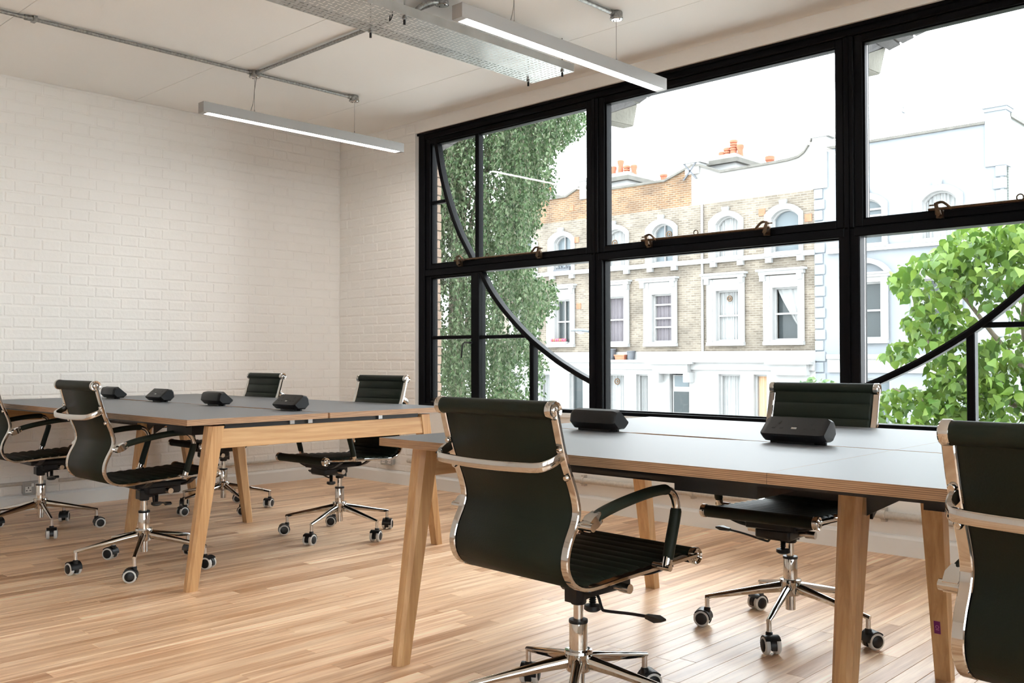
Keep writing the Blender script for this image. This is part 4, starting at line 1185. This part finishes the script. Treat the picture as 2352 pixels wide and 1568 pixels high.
Z1F, Z2F, SB = (1.66, 3.31), (4.58, 5.90), 4.40
def pad4(x0, x1, z0, z1, p=0.06): return (x0-p, x1+p, z0-p, z1+p)
def terrace(name, label, xa, xb, wins1, wins2, gf, parapet, brickA, top_mat, split_z):
    h = empty(name, ((xa+xb)/2, FY, GZ)); tag(h, label, 'house', 'terraced houses across the street')
    holes1 = [pad4(w[0], w[1], *Z1F) for w in wins1] + [pad4(w[0], w[1], *Z2F) for w in wins2]
    obj('wall', walls_with_holes(xa, xb, 0.93, split_z, holes1, FY, FY+0.35), M[brickA], h)
    # parapet storey with shaped top
    top = [(xa, split_z)] + [(xb, split_z)] + parapet[::-1]
    obj('parapet', MB().prism(top, FY, FY+0.35), M[top_mat], h)
    cp = MB()
    for (a, b), (c, d) in zip(parapet, parapet[1:]):
        cp.hexa([(a, FY-0.07, b-0.02), (c, FY-0.07, d-0.02), (c, FY+0.42, d-0.02), (a, FY+0.42, b-0.02), (a, FY-0.07, b+0.06), (c, FY-0.07, d+0.06), (c, FY+0.42, d+0.06), (a, FY+0.42, b+0.06)])
    obj('coping', cp, M['coping'], h)
    obj('ground_storey', walls_with_holes(xa, xb, GZ, 0.93, [pad4(*g[:4]) for g in gf], FY-0.05, FY+0.35), M['stucco'], h)
    obj('backing', MB().box(xa+0.05, xb-0.05, FY+0.6, FY+0.7, GZ, 7.3), M['far_glass'], h)
    m = MB(); m.box(xa, xb, FY-0.12, FY+0.05, SB-0.05, SB+0.11)
    q = xa + 0.35
    for w in wins2:
        for s in (w[0]-0.12, w[1]+0.12): m.box(s-0.11, s+0.11, FY-0.15, FY, SB-0.20, SB-0.05)
    obj('sill_band', m, M['stucco'], h)
    m = MB(); m.box(xa, xb, FY-0.34, FY+0.05, 0.86, 0.955); m.box(xa, xb, FY-0.16, FY+0.05, 0.60, 0.86); m.box(xa, xb, FY-0.06, FY+0.05, 0.955, 1.25)
    obj('ground_cornice', m, M['stucco'], h)
    return h

# house half hidden by the birch
h1 = terrace('terraced_house', 'grey brick terraced house half hidden behind the weeping birch', -21.65, -16.85, [(-20.55, -19.75), (-18.40, -17.66)], [(-20.55, -19.75), (-18.43, -17.63)],
             [(-19.23, -18.80, -1.9, 0.33), (-17.63, -17.05, -1.9, 0.35), (-20.9, -20.1, -1.9, 0.33)],
             [(-21.65, 7.85), (-21.1, 7.5), (-17.85, 7.5), (-17.15, 7.79), (-16.85, 7.80)], 'stock_brick', 'orange_brick', 6.53)
obj('parapet_pier', MB().box(-17.10, -16.80, FY-0.08, FY+0.45, 7.3, 8.0).box(-17.16, -16.74, FY-0.14, FY+0.5, 8.0, 8.1), M['stucco'], h1)
house_window(h1, -20.55, -19.75, *Z1F, surr=(-20.95, -19.35, 1.48, 3.78), cornice=(-21.1, -19.2, 3.80, 3.97), vbar=True)
house_window(h1, -18.40, -17.66, *Z1F, surr=(-18.83, -17.42, 1.48, 3.78), cornice=(-19.05, -17.3, 3.80, 3.97), vbar=True, behind='far_glass')
house_window(h1, -20.55, -19.75, *Z2F, surr=(-20.9, -19.4, 4.42, 6.14), rise=0.26, behind='far_glass_blue', vbar=True)
w = house_window(h1, -18.43, -17.63, *Z2F, surr=(-18.82, -17.42, 4.42, 6.14), rise=0.26, behind='far_glass_blue', vbar=True)
for a in ((-19.23, -18.80, -1.9, 0.33), (-17.63, -17.05, -1.9, 0.35), (-20.9, -20.1, -1.9, 0.33)): house_window(h1, *a, bars=(0.35,), behind='far_glass', curtain=('curtain_white', 'full') if a[0] < -18 else None)
for vx, vz in ((-17.58, 7.02), (-17.32, 5.72), (-17.216, 3.08)): obj('air_brick', MB().box(vx-0.11, vx+0.11, FY-0.02, FY+0.05, vz-0.11, vz+0.11), M['terracotta'], h1)
chimney(h1, -21.5, -19.9, 7.3, 8.30, [(-21.0, 8.2, 8.62, 0.12, ''), (-20.55, 8.2, 8.58, 0.12, ''), (-20.15, 8.15, 8.52, 0.12, '')])
# window box greenery
wbx = MB(); wbx.box(-18.45, -17.6, FY-0.14, FY+0.02, 4.50, 4.60)
for k in range(9): wbx.box(-18.35+0.085*k, -18.30+0.085*k, FY-0.12, FY-0.02, 4.60, 4.60 + rnd.uniform(0.05, 0.13))
obj('window_box', wbx, M['pot_black'], h1)
fb = obj('flower_box', MB().box(-18.55, -17.75, FY-0.24, FY-0.05, 1.56, 1.68), M['stucco'], h1)
for k in range(7):
    xx = -18.5 + 0.11*k
    obj('flowers', MB().lathe([(0.02, 0), (0.07, 0.04), (0.06, 0.10), (0.01, 0.13)], (xx, FY-0.15, 1.68), n=7), M['flower'] if k % 3 != 1 else M['terracotta'], fb)

# house with pots on the ledge
h2 = terrace('terraced_house', 'brick terraced house with orange parapet and plant pots on its ledge', -16.85, -11.97, [(-15.78, -14.94), (-13.63, -12.80)], [(-15.77, -14.93), (-13.61, -12.78)],
             [(-15.74, -15.03, -1.9, 0.34), (-14.35, -13.93, -1.9, 0.35), (-12.85, -12.13, -2.6, 0.40)],
             [(-16.85, 7.80), (-16.4, 7.53), (-13.1, 7.51), (-12.15, 7.83), (-11.97, 7.86)], 'stock_brick', 'orange_brick', 6.50)
house_window(h2, -15.78, -14.94, *Z1F, surr=(-16.22, -14.74, 1.46, 3.80), cornice=(-16.4, -14.6, 3.81, 3.97), curtain=('curtain_grey', 'full'))
house_window(h2, -13.63, -12.80, *Z1F, surr=(-14.0, -12.59, 1.46, 3.80), cornice=(-14.25, -12.5, 3.81, 3.97), curtain=('curtain_grey', 'full'), bars=(0.30, 0.50, 0.80))
w = house_window(h2, -15.77, -14.93, *Z2F, surr=(-16.21, -14.74, 4.42, 6.14), rise=0.26, behind='far_glass_blue', curtain=('curtain_white', 'full')); vent_ring(w, -15.5, 5.45)
w = house_window(h2, -13.61, -12.78, *Z2F, surr=(-13.96, -12.56, 4.42, 6.14), rise=0.26, behind='far_glass_blue', vbar=True); vent_ring(w, -13.0, 5.55)
w = house_window(h2, -15.74, -15.03, -1.9, 0.34, bars=(0.34,), curtain=('curtain_white', 'full')); vent_ring(w, -15.4, 0.12)
house_window(h2, -14.35, -13.93, -1.9, 0.35, bars=(0.34,), curtain=('curtain_white', 'full'))
dr = MB(); dr.box(-12.85, -12.13, FY+0.08, FY+0.14, -2.6, 0.40)
fd = obj('front_door', dr, M['stucco'], h2)
obj('fanlight', MB().box(-12.76, -12.16, FY+0.06, FY+0.09, -0.02, 0.36), M['far_glass_blue'], fd); vent_ring(fd, -12.4, 0.17, 0.08)
obj('door_glass', MB().box(-12.80, -12.17, FY+0.06, FY+0.09, -0.95, -0.20), M['far_glass'], fd)
obj('door_canopy', MB().box(-13.65, -11.75, FY-0.55, FY, 0.80, 0.92).box(-13.45, -11.95, FY-0.35, FY, 0.45, 0.80).box(-13.45, -13.15, FY-0.4, FY, 0.15, 0.5).box(-12.1, -11.85, FY-0.4, FY, 0.15, 0.5), M['stucco'], h2)
chimney(h2, -17.12, -15.34, 7.3, 8.42, [(-16.70, 8.30, 8.80, 0.115, ''), (-16.34, 8.30, 9.0, 0.12, ''), (-16.03, 8.26, 8.74, 0.125, 'louvre'), (-15.68, 8.20, 8.72, 0.12, '')])
obj('chimney_pot', MB().lathe([(0.13, 0), (0.12, 0.4), (0.15, 0.45), (0.15, 0.52)], (-14.26, FY+1.6, 7.62), n=12), M['terracotta'], h2)

# house with the rendered parapet
h3 = terrace('terraced_house', 'brick terraced house with smooth white rendered parapet and black wall tie', -11.97, -7.28, [(-10.91, -10.06), (-8.74, -7.88)], [(-10.91, -10.08), (-8.77, -7.88)],
             [(-10.81, -10.07, -1.9, 0.39), (-9.45, -9.08, -1.9, 0.39)],
             [(-11.97, 7.90), (-11.6, 7.86), (-10.78, 7.52), (-9.68, 7.53), (-8.76, 7.54), (-8.2, 7.56), (-7.85, 7.61), (-7.63, 7.74), (-7.45, 7.98), (-7.32, 8.2), (-7.28, 8.2)], 'stock_brick', 'render', 6.48)
obj('parapet_pier', MB().box(-12.20, -11.62, FY-0.06, FY+0.45, 7.6, 8.0).box(-12.26, -11.56, FY-0.12, FY+0.5, 8.0, 8.12), M['stucco'], h3)
tie = MB()
for s in (-1, 1): tie.hexa([(-11.99-s*0.27-0.035, FY-0.08, 7.42), (-11.99-s*0.27+0.035, FY-0.08, 7.42), (-11.99-s*0.27+0.035, FY-0.04, 7.42), (-11.99-s*0.27-0.035, FY-0.04, 7.42), (-11.99+s*0.27-0.035, FY-0.08, 8.02), (-11.99+s*0.27+0.035, FY-0.08, 8.02), (-11.99+s*0.27+0.035, FY-0.04, 8.02), (-11.99+s*0.27-0.035, FY-0.04, 8.02)])
obj('wall_tie', tie, M['pot_black'], h3)
w = house_window(h3, -10.91, -10.06, *Z1F, surr=(-11.28, -9.85, 1.46, 3.76), cornice=(-11.48, -9.72, 3.79, 3.97), curtain=('curtain_white', 'full')); vent_ring(w, -10.49, 3.08, 0.09)
house_window(h3, -8.74, -7.88, *Z1F, surr=(-9.08, -7.67, 1.46, 3.76), cornice=(-9.31, -7.56, 3.79, 3.98), curtain=('curtain_white', 'swept'))
house_window(h3, -10.91, -10.08, *Z2F, surr=(-11.24, -9.88, 4.42, 6.14), rise=0.26, curtain=('curtain_white', 'full'))
w = house_window(h3, -8.77, -7.88, *Z2F, surr=(-9.07, -7.69, 4.42, 6.14), rise=0.26, behind='far_glass_blue')
house_window(h3, -10.81, -10.07, -1.9, 0.39, bars=(0.34,), curtain=('curtain_white', 'full'))
house_window(h3, -9.45, -9.08, -1.9, 0.39, bars=(0.34,), curtain=('blind_wood', 'full'))
obj('door_canopy', MB().box(-8.83, -7.30, FY-0.55, FY, 0.80, 0.92).box(-8.7, -7.45, FY-0.35, FY, 0.45, 0.80), M['stucco'], h3)
for vx, vz in ((-9.18, 5.94), (-7.51, 5.58)): obj('air_brick', MB().box(vx-0.12, vx+0.12, FY-0.02, FY+0.05, vz-0.12, vz+0.12), M['terracotta'], h3)
obj('drain_pipe', MB().cyl((-11.5, FY-0.06, 0.95), (-11.5, FY-0.06, 6.48), 0.045, n=8), M['stucco'], h3)
chimney(h3, -12.06, -10.56, 7.3, 8.42, [(-11.67, 8.34, 8.62, 0.12, ''), (-11.45, 8.34, 8.74, 0.125, 'louvre'), (-11.19, 8.34, 8.99, 0.13, 'louvre'), (-10.92, 8.26, 8.78, 0.12, '')])
obj('chimney_pot', MB().lathe([(0.15, 0), (0.13, 0.5), (0.17, 0.55), (0.17, 0.68), (0.10, 0.7)], (-9.74, FY+1.6, 7.48), n=12), M['terracotta'], h3)

# pale blue corner house
h4 = empty('corner_house', (-4.4, FY, GZ)); tag(h4, 'pale blue painted corner house with quoins and a straight parapet', 'house', 'terraced houses across the street')
W1 = [(-5.98, -5.13), (-3.85, -2.98)]
holes = [pad4(a, b, *Z1F) for a, b in W1] + [pad4(a, b, *Z2F) for a, b in [(-6.01, -5.14), (-3.83, -2.94)]] + [pad4(-6.0, -4.96, -1.9, 0.32)]
obj('wall', walls_with_holes(-7.28, -1.72, GZ, 7.70, holes, FY, FY+0.35), M['blue_stucco'], h4)
obj('coping', MB().box(-6.9, -2.1, FY-0.08, FY+0.45, 7.70, 7.78), M['coping'], h4)
obj('backing', MB().box(-7.2, -1.8, FY+0.6, FY+0.7, GZ, 7.3), M['far_glass'], h4)
obj('corner_pier', MB().box(-7.34, -6.85, FY-0.06, FY+0.45, 6.48, 8.14).box(-7.40, -6.76, FY-0.12, FY+0.5, 8.14, 8.24), M['stucco'], h4)
obj('corner_pier', MB().box(-2.10, -1.55, FY-0.06, FY+0.45, 6.46, 8.12).box(-2.16, -1.48, FY-0.14, FY+0.55, 8.12, 8.20).box(-2.13, -1.51, FY-0.10, FY+0.5, 8.02, 8.12), M['blue_stucco'], h4)
zq = 6.48; k = 0
while zq > -2.5:
    wq = 0.36 if k % 2 else 0.29
    for xa, xb in ((-7.30, -7.30 + wq), (-1.55 - wq, -1.55)):
        obj('quoin', MB().cbox(xa, xb, FY-0.055, FY+0.02, zq-0.335, zq-0.015, 0.02), M['blue_stucco'], h4)
    zq -= 0.35; k += 1
for (a, b), cur in zip(W1, (None, None)):
    house_window(h4, a, b, *Z1F, surr=(a-0.30, b+0.20, 1.48, 3.55), wallmat='stucco', bars=('mid',), behind='far_glass')
    pm = MB(); ring_prism(pm, arch_poly(a-0.34, b+0.30, 3.60, 4.10, 0.42), arch_poly(a-0.20, b+0.16, 3.66, 3.95, 0.28), FY-0.22, FY); pm.box(a-0.34, b+0.30, FY-0.16, FY, 3.52, 3.64)
    obj('pediment', pm, M['stucco'], h4)
house_window(h4, -6.01, -5.14, *Z2F, surr=(-6.3, -4.92, 4.46, 6.14), rise=0.26, behind='far_glass_blue', bars=(0.2, 0.35, 0.65, 0.8))
house_window(h4, -3.83, -2.94, *Z2F, surr=(-4.14, -2.72, 4.46, 6.14), rise=0.26, behind='far_glass', curtain=('curtain_white', 'full'))
house_window(h4, -6.0, -4.96, -1.9, 0.32, bars=(0.6,), behind='far_glass_blue')
obj('sill_band', MB().box(-6.85, -1.6, FY-0.13, FY+0.05, 4.33, 4.48), M['stucco'], h4)
obj('ground_cornice', MB().box(-6.85, -1.6, FY-0.20, FY+0.05, 0.98, 1.12).box(-6.85, -1.6, FY-0.10, FY+0.05, 0.55, 0.98), M['stucco'], h4)
side = MB(); side.prism([(FY+0.35, GZ), (FY+12, GZ), (FY+12, 7.9), (FY+0.35, 7.9)], -1.95, -1.60, to=lambda a, c, b: (c, a, b))
obj('side_wall', side, M['white_brick'], h4)
obj('coping', MB().box(-2.02, -1.53, FY+0.4, FY+12, 7.9, 8.0), M['coping'], h4)
an = MB(); an.cyl((-5.19, FY+2, 7.5), (-5.19, FY+2, 9.3), 0.012, n=6); an.cyl((-5.35, FY+2, 9.3), (-5.1, FY+2, 9.05), 0.010, n=5); an.cyl((-5.19, FY+1.9, 8.98), (-5.19, FY+2.1, 8.98), 0.025, n=6)
obj('aerial', an, M['lamp_grey'], h4)

for h_ in (h1, h2, h3, h4):                       # parts were built in world space
    for ch in h_.children: ch.location = -h_.location

# pots on the ledge (ledge top z = 0.955)
LZ = 0.955; LY = FY - 0.18
def pot(name, x, prof, mat, label, cat='pot'):
    o = empty(name, (x, LY, LZ)); tag(o, label, cat, 'pots on the house ledge')
    obj('vessel', MB().lathe(prof, n=16), M[mat], o, smooth=40); return o
p_ = pot('plant_pot', -15.93, [(0.10, 0), (0.17, 0.12), (0.19, 0.30), (0.15, 0.42), (0.17, 0.46), (0.14, 0.46), (0.12, 0.40)], 'stone', 'rounded pale urn with a green plant on the house ledge')
fm = MB()
for k in range(40):
    a = rnd.uniform(0, 6.28); r = rnd.uniform(0.02, 0.2); z = rnd.uniform(0.45, 0.72); s = 0.05
    c = Vector((r*math.cos(a), r*math.sin(a)*0.6, z)); d = Vector((rnd.uniform(-1,1), rnd.uniform(-1,1), rnd.uniform(-0.5,1))).normalized(); e = d.orthogonal().normalized()
    fm.add([c, c + d*s + e*s*0.4, c + d*s*2, c + d*s - e*s*0.4], [(0,1,2,3)])
o = put('foliage', fm.mesh('foliage', M['shrub_leaf'], fix=False), p_); o['kind'] = 'stuff'
pot('plant_pot', -15.49, [(0.15, 0), (0.20, 0.36), (0.225, 0.37), (0.225, 0.42), (0.19, 0.42), (0.18, 0.36)], 'pot_black', 'larger black bucket shaped plant pot on the house ledge')
pot('plant_pot', -14.54, [(0.12, 0), (0.155, 0.28), (0.17, 0.29), (0.17, 0.33), (0.15, 0.33), (0.14, 0.28)], 'pot_black', 'smaller black plant pot behind the terracotta trough')
tr_ = empty('plant_trough', (-14.98, LY - 0.05, LZ)); tag(tr_, 'terracotta trough on the house ledge between two black pots', 'pot', 'pots on the house ledge')
obj('vessel', MB().hexa([(-0.20,-0.08,0),(0.20,-0.08,0),(0.20,0.08,0),(-0.20,0.08,0),(-0.23,-0.10,0.17),(0.23,-0.10,0.17),(0.23,0.10,0.17),(-0.23,0.10,0.17)]).box(-0.245,0.245,-0.115,0.115,0.15,0.19), M['terracotta'], tr_)

# street lamp
sl = empty('street_lamp', (-9.12, 15.0, GZ)); tag(sl, 'grey street lamp head on a slim post across the road', 'street lamp')
obj('post', MB().cyl((0, 0, 0), (0, 0, 1.70 - GZ), 0.06, 0.045, n=10), M['lamp_grey'], sl, smooth=50)
obj('arm', MB().cyl((0, 0, 1.70 - GZ), (-0.32, 0, 1.735 - GZ), 0.035, n=8), M['lamp_grey'], sl, smooth=50)
hd = MB(); rr = []
for xx, zz, w_, h_ in ((-0.28, 1.725, 0.05, 0.04), (-0.42, 1.745, 0.10, 0.055), (-0.65, 1.765, 0.12, 0.06), (-0.85, 1.765, 0.09, 0.05), (-0.94, 1.76, 0.04, 0.025)):
    rr.append([(xx, w_*math.cos(t), zz - GZ + h_*math.sin(t)*(1.0 if math.sin(t) > 0 else 0.55)) for t in [2*math.pi*k/12 for k in range(12)]])
hd.loft(rr); obj('lamp_head', hd, M['lamp_grey'], sl, smooth=50)
obj('lamp_glass', MB().loft([[(-0.50, 0.07*math.cos(t), 1.735-GZ+0.05*min(0, math.sin(t))) for t in [2*math.pi*k/10 for k in range(10)]], [(-0.62, 0.09*math.cos(t), 1.735-GZ+0.07*min(0, math.sin(t))) for t in [2*math.pi*k/10 for k in range(10)]], [(-0.72, 0.05*math.cos(t), 1.735-GZ+0.03*min(0, math.sin(t))) for t in [2*math.pi*k/10 for k in range(10)]]]), M['white_plastic'], sl)

# ------------------------------------------------------------------ trees
def limb(mb, pts, r0, r1, n=7):
    path = crv(pts, 5); L = len(path)
    mb.sweep(path, circ(1.0, n), (0.3, 1, 0.1), scale=[r0 + (r1-r0)*k/(L-1) for k in range(L)])

# weeping birch
birch = empty('weeping_birch', (-5.2, 6.2, GZ)); tag(birch, 'weeping birch tree with small hanging leaves outside the window', 'tree')
BO = Vector((-5.2, 6.2, GZ))
tb = MB(); limb(tb, [(0, 0, 0), (0.1, -0.05, 2.5), (0.0, 0.0, 5.5), (0.15, 0, 8.2), (0.1, 0, 10.5)], 0.20, 0.07, 9)
obj('trunk', tb, M['bark'], birch, smooth=60)
r2 = random.Random(21)
def birch_edge(z):                                   # how far the drooping curtain reaches towards the houses
    t = [(0.2, -2.25), (0.9, -2.15), (1.45, -2.25), (1.70, -1.95), (1.95, -1.85), (2.25, -2.30), (2.6, -2.40), (3.1, -2.15), (3.35, -1.95), (3.8, -2.0), (4.05, -1.45), (4.5, -1.30), (6, -1.2)]
    for (a, b), (c, d) in zip(t, t[1:]):
        if a <= z <= c: return b + (d-b)*(z-a)/(c-a)
    return t[0][1] if z < t[0][0] else t[-1][1]
fol = MB()
def leaf4(mb, c, d, s, w, fold=0.25, r=r2):
    d = d.normalized(); e = d.cross(Vector((r.uniform(-1,1), r.uniform(-1,1), r.uniform(-1,1)))).normalized(); n = d.cross(e)
    mb.add([c, c + d*(s*0.38) + e*(w*0.5) + n*(fold*w), c + d*s, c + d*(s*0.38) - e*(w*0.5) + n*(fold*w)], [(0, 1, 2), (0, 2, 3)])
twigs = MB()
gaps = [(-3.4, 4.1, 0.18, 0.5), (-3.6, 3.3, 0.22, 0.35), (-4.15, 1.75, 0.13, 0.25), (-3.05, 3.55, 0.2, 0.25), (-2.75, 1.55, 0.22, 0.18), (-2.55, 0.75, 0.2, 0.2)]
nstr = 0
while nstr < 3000:
    X = r2.uniform(-6.6, -1.25); zt = r2.uniform(0.9, 6.2) if r2.random() < 0.75 else r2.uniform(3.5, 6.5)
    yy = 5.0 + r2.uniform(-0.9, 1.6)
    k = (yy + 4.82) / 9.82                           # keeps the curtain outline at other depths
    ln_ = r2.uniform(0.7, 1.9); z = zt; x = X; steps = int(ln_/0.05)
    drift = r2.uniform(-0.05, 0.22)
    prev = None; any_ = False
    for q in range(steps):
        z -= 0.05; x = X + drift*math.sin(q*0.12) + 0.02*r2.uniform(-1, 1)
        if x > birch_edge(z) + r2.uniform(-0.22, 0.10) or z < -0.6: continue
        if any(abs(x-a) < c and abs(z-b) < d for a, b, c, d in gaps) and r2.random() < 0.72: continue
        p = Vector((6.66 + (x-6.66)*k, yy, 1.0 + (z-1.0)*k))
        any_ = True
        if prev is not None and (p-prev).length < 0.12 and q % 2 == 0:
            twigs.cyl(prev - BO, p - BO, 0.0022, n=3, caps=False)
        prev = p
        for _ in range(2 if r2.random() < 0.5 else 3):
            d = Vector((r2.uniform(-0.8, 0.8), r2.uniform(-0.8, 0.8), -1.0 + r2.uniform(-0.2, 0.7)))
            s = r2.uniform(0.045, 0.068)
            leaf4(fol, p + Vector((r2.uniform(-0.04, 0.04), r2.uniform(-0.05, 0.05), r2.uniform(-0.03, 0.03))) - BO, d, s, s*0.72)
    if any_: nstr += 1
o = put('foliage', fol.mesh('foliage', M['birch_leaf'], fix=False), birch); o['kind'] = 'stuff'
o = put('twigs', twigs.mesh('twigs', M['bark'], fix=False), birch); o['kind'] = 'stuff'
for pts in ([(0.1, 0, 6.0), (0.9, -0.3, 7.4), (1.8, -0.7, 8.0), (2.8, -1.0, 7.9)], [(0.05, 0, 5.0), (0.7, -0.6, 6.4), (1.5, -1.0, 7.2), (2.4, -1.2, 7.0)], [(0.1, 0, 7.0), (-0.6, -0.6, 8.3), (-1.3, -0.9, 8.4)], [(0.08, 0, 4.0), (0.8, -0.5, 5.2), (1.7, -1.1, 5.7), (2.5, -1.2, 5.4)], [(0.1, 0, 8.0), (1.2, -0.2, 9.2), (2.6, -0.6, 9.3), (3.6, -1.0, 8.6)]):
    m = MB(); limb(m, pts, 0.05, 0.012); obj('branch', m, M['bark'], birch, smooth=60)

# catalpa with large heart shaped leaves
cat = empty('catalpa_tree', (4.35, 4.9, GZ)); tag(cat, 'broad leaved tree with large bright green leaves outside the window', 'tree')
CO = Vector((4.35, 4.9, GZ)); r3 = random.Random(5)
m = MB(); limb(m, [(0, 0, 0), (0.02, 0, 2.0), (-0.05, 0, 3.6), (-0.12, -0.1, 4.3)], 0.11, 0.075, 9)
limb(m, [(-0.10, -0.05, 4.1), (-0.25, -0.2, 4.8), (-0.20, -0.3, 5.3)], 0.055, 0.03); obj('trunk', m, M['bark'], cat, smooth=60)
for pts in ([(-0.12, -0.1, 4.3), (-0.45, -0.3, 4.75), (-0.75, -0.4, 5.2), (-1.0, -0.4, 5.4)], [(-0.1, -0.05, 4.0), (-0.55, -0.35, 4.3), (-0.95, -0.4, 4.6), (-1.15, -0.4, 4.95)], [(-0.05, 0, 3.8), (0.2, -0.2, 4.2), (0.5, -0.4, 4.8)], [(-0.22, -0.25, 5.1), (-0.35, -0.3, 5.5), (-0.55, -0.35, 5.75)], [(-0.05, 0, 3.5), (-0.5, -0.3, 3.9), (-1.0, -0.4, 4.15), (-1.4, -0.4, 4.3)]):
    m = MB(); limb(m, pts, 0.030, 0.008); obj('branch', m, M['bark'], cat, smooth=60)
HEART = [(0.0, 0.0), (0.10, 0.30), (0.28, 0.46), (0.52, 0.39), (0.80, 0.15), (1.10, 0.0)]
def heart(seed):
    """leaf along +x from the stalk, folded along the midrib and drooping at the tip"""
    r = random.Random(seed); b = r.uniform(0.10, 0.30); f_ = r.uniform(0.10, 0.25)
    vs_ = []; fs_ = []
    sp = [(a, 0.0, -b*a*a) for a, _ in HEART]
    up_ = [(a - (0.08 if k == 1 else 0), w, -b*a*a + f_*w) for k, (a, w) in enumerate(HEART)]
    dn_ = [(a - (0.08 if k == 1 else 0), -w, -b*a*a + f_*w) for k, (a, w) in enumerate(HEART)]
    vs_ = sp + up_ + dn_; n = len(HEART)
    for k in range(n-1):
        fs_.append((k, k+1, n+k+1, n+k)); fs_.append((k+1, k, 2*n+k, 2*n+k+1))
    return vs_, fs_
hm = []
for s in range(4):
    mb = MB(); mb.add(*heart(s)); hm.append(mb)
hmesh = [mb.mesh('leaf', M['catalpa_leaf'], fix=False) for mb in hm]
for me in hmesh:
    for p in me.polygons: p.use_smooth = True
CL = [(3.77, 2.07, .36, .20, 60), (3.33, 1.76, .40, .24, 95), (3.93, 1.72, .30, .28, 60), (3.38, 1.34, .32, .22, 75), (3.02, 1.06, .18, .10, 22), (3.70, .92, .42, .26, 80), (3.15, .50, .46, .22, 95), (3.58, .62, .40, .28, 85), (3.97, .78, .35, .42, 90),
      (4.12, 2.05, .30, .28, 60), (4.45, 1.5, .45, .7, 110), (3.1, .12, .65, .22, 90), (3.9, .12, .65, .25, 90), (4.6, .5, .5, .6, 90), (4.9, 1.8, .5, .7, 80), (3.55, 1.95, .3, .14, 25)]
leaves = []
for cx, cz, rx, rz_, n in CL:
    for _ in range(int(n*3.6)):
        a = r3.uniform(0, 6.283); q = math.sqrt(r3.random()); dep = r3.gauss(0, 0.32)
        yy = 4.5 + max(-0.7, min(0.8, dep)); k = (yy + 4.82)/9.32
        x = cx + rx*q*math.cos(a); z = cz + rz_*q*math.sin(a)
        p = Vector((6.66 + (x-6.66)*k, yy, 1.0 + (z-1.0)*k))
        heading = r3.uniform(0, 6.283); droop = r3.uniform(0.1, 1.35); tilt = r3.gauss(0, 0.65)
        s = r3.uniform(0.06, 0.11)
        leaves.append((p, heading, droop, tilt, s))
leaves.sort(key=lambda L: (L[0].y - 0.8*L[4]))
lf = MB()
for i, (p, hd_, dr_, ti, s) in enumerate(leaves):
    if i < 298:
        put('leaf', hmesh[i % 4], cat, loc=p - CO, rot=(ti, dr_, hd_), scale=(s, s, s))
    else:
        mtx = Matrix.Translation(p - CO) @ (Matrix.Rotation(hd_, 4, 'Z') @ Matrix.Rotation(dr_, 4, 'Y') @ Matrix.Rotation(ti, 4, 'X')) @ Matrix.Scale(s, 4)
        b = hm[i % 4]; lf.add([mtx @ Vector(v) for v in b.v], b.f)
me = lf.mesh('foliage', M['catalpa_leaf'], fix=False)
for p in me.polygons: p.use_smooth = True
o = put('foliage', me, cat); o['kind'] = 'stuff'

# shrub at the corner house
sh = empty('garden_shrub', (-5.55, 20.5, GZ)); tag(sh, 'leafy shrub top in front of the houses beside the black mullion', 'shrub')
m = MB(); limb(m, [(0, 0, 0), (0.05, 0, 2.0), (0.0, 0, 3.6)], 0.08, 0.03); obj('stem', m, M['bark'], sh, smooth=60)
fm = MB(); r4 = random.Random(3)
for k in range(900):
    a = r4.uniform(0, 6.283); q = math.sqrt(r4.random()); t_ = r4.random()
    c = Vector((1.15*q*math.cos(a), 0.8*q*math.sin(a), 2.7 + 1.35*math.sqrt(max(0, 1-q*q))*r4.uniform(0.3, 1.0)))
    d = Vector((math.cos(a)*0.8 + r4.uniform(-.6,.6), math.sin(a)*0.8 + r4.uniform(-.6,.6), r4.uniform(-0.7, 0.3)))
    leaf4(fm, c, d, r4.uniform(0.14, 0.24), 0.13, r=r4)
o = put('foliage', fm.mesh('foliage', M['shrub_leaf'], fix=False), sh); o['kind'] = 'stuff'
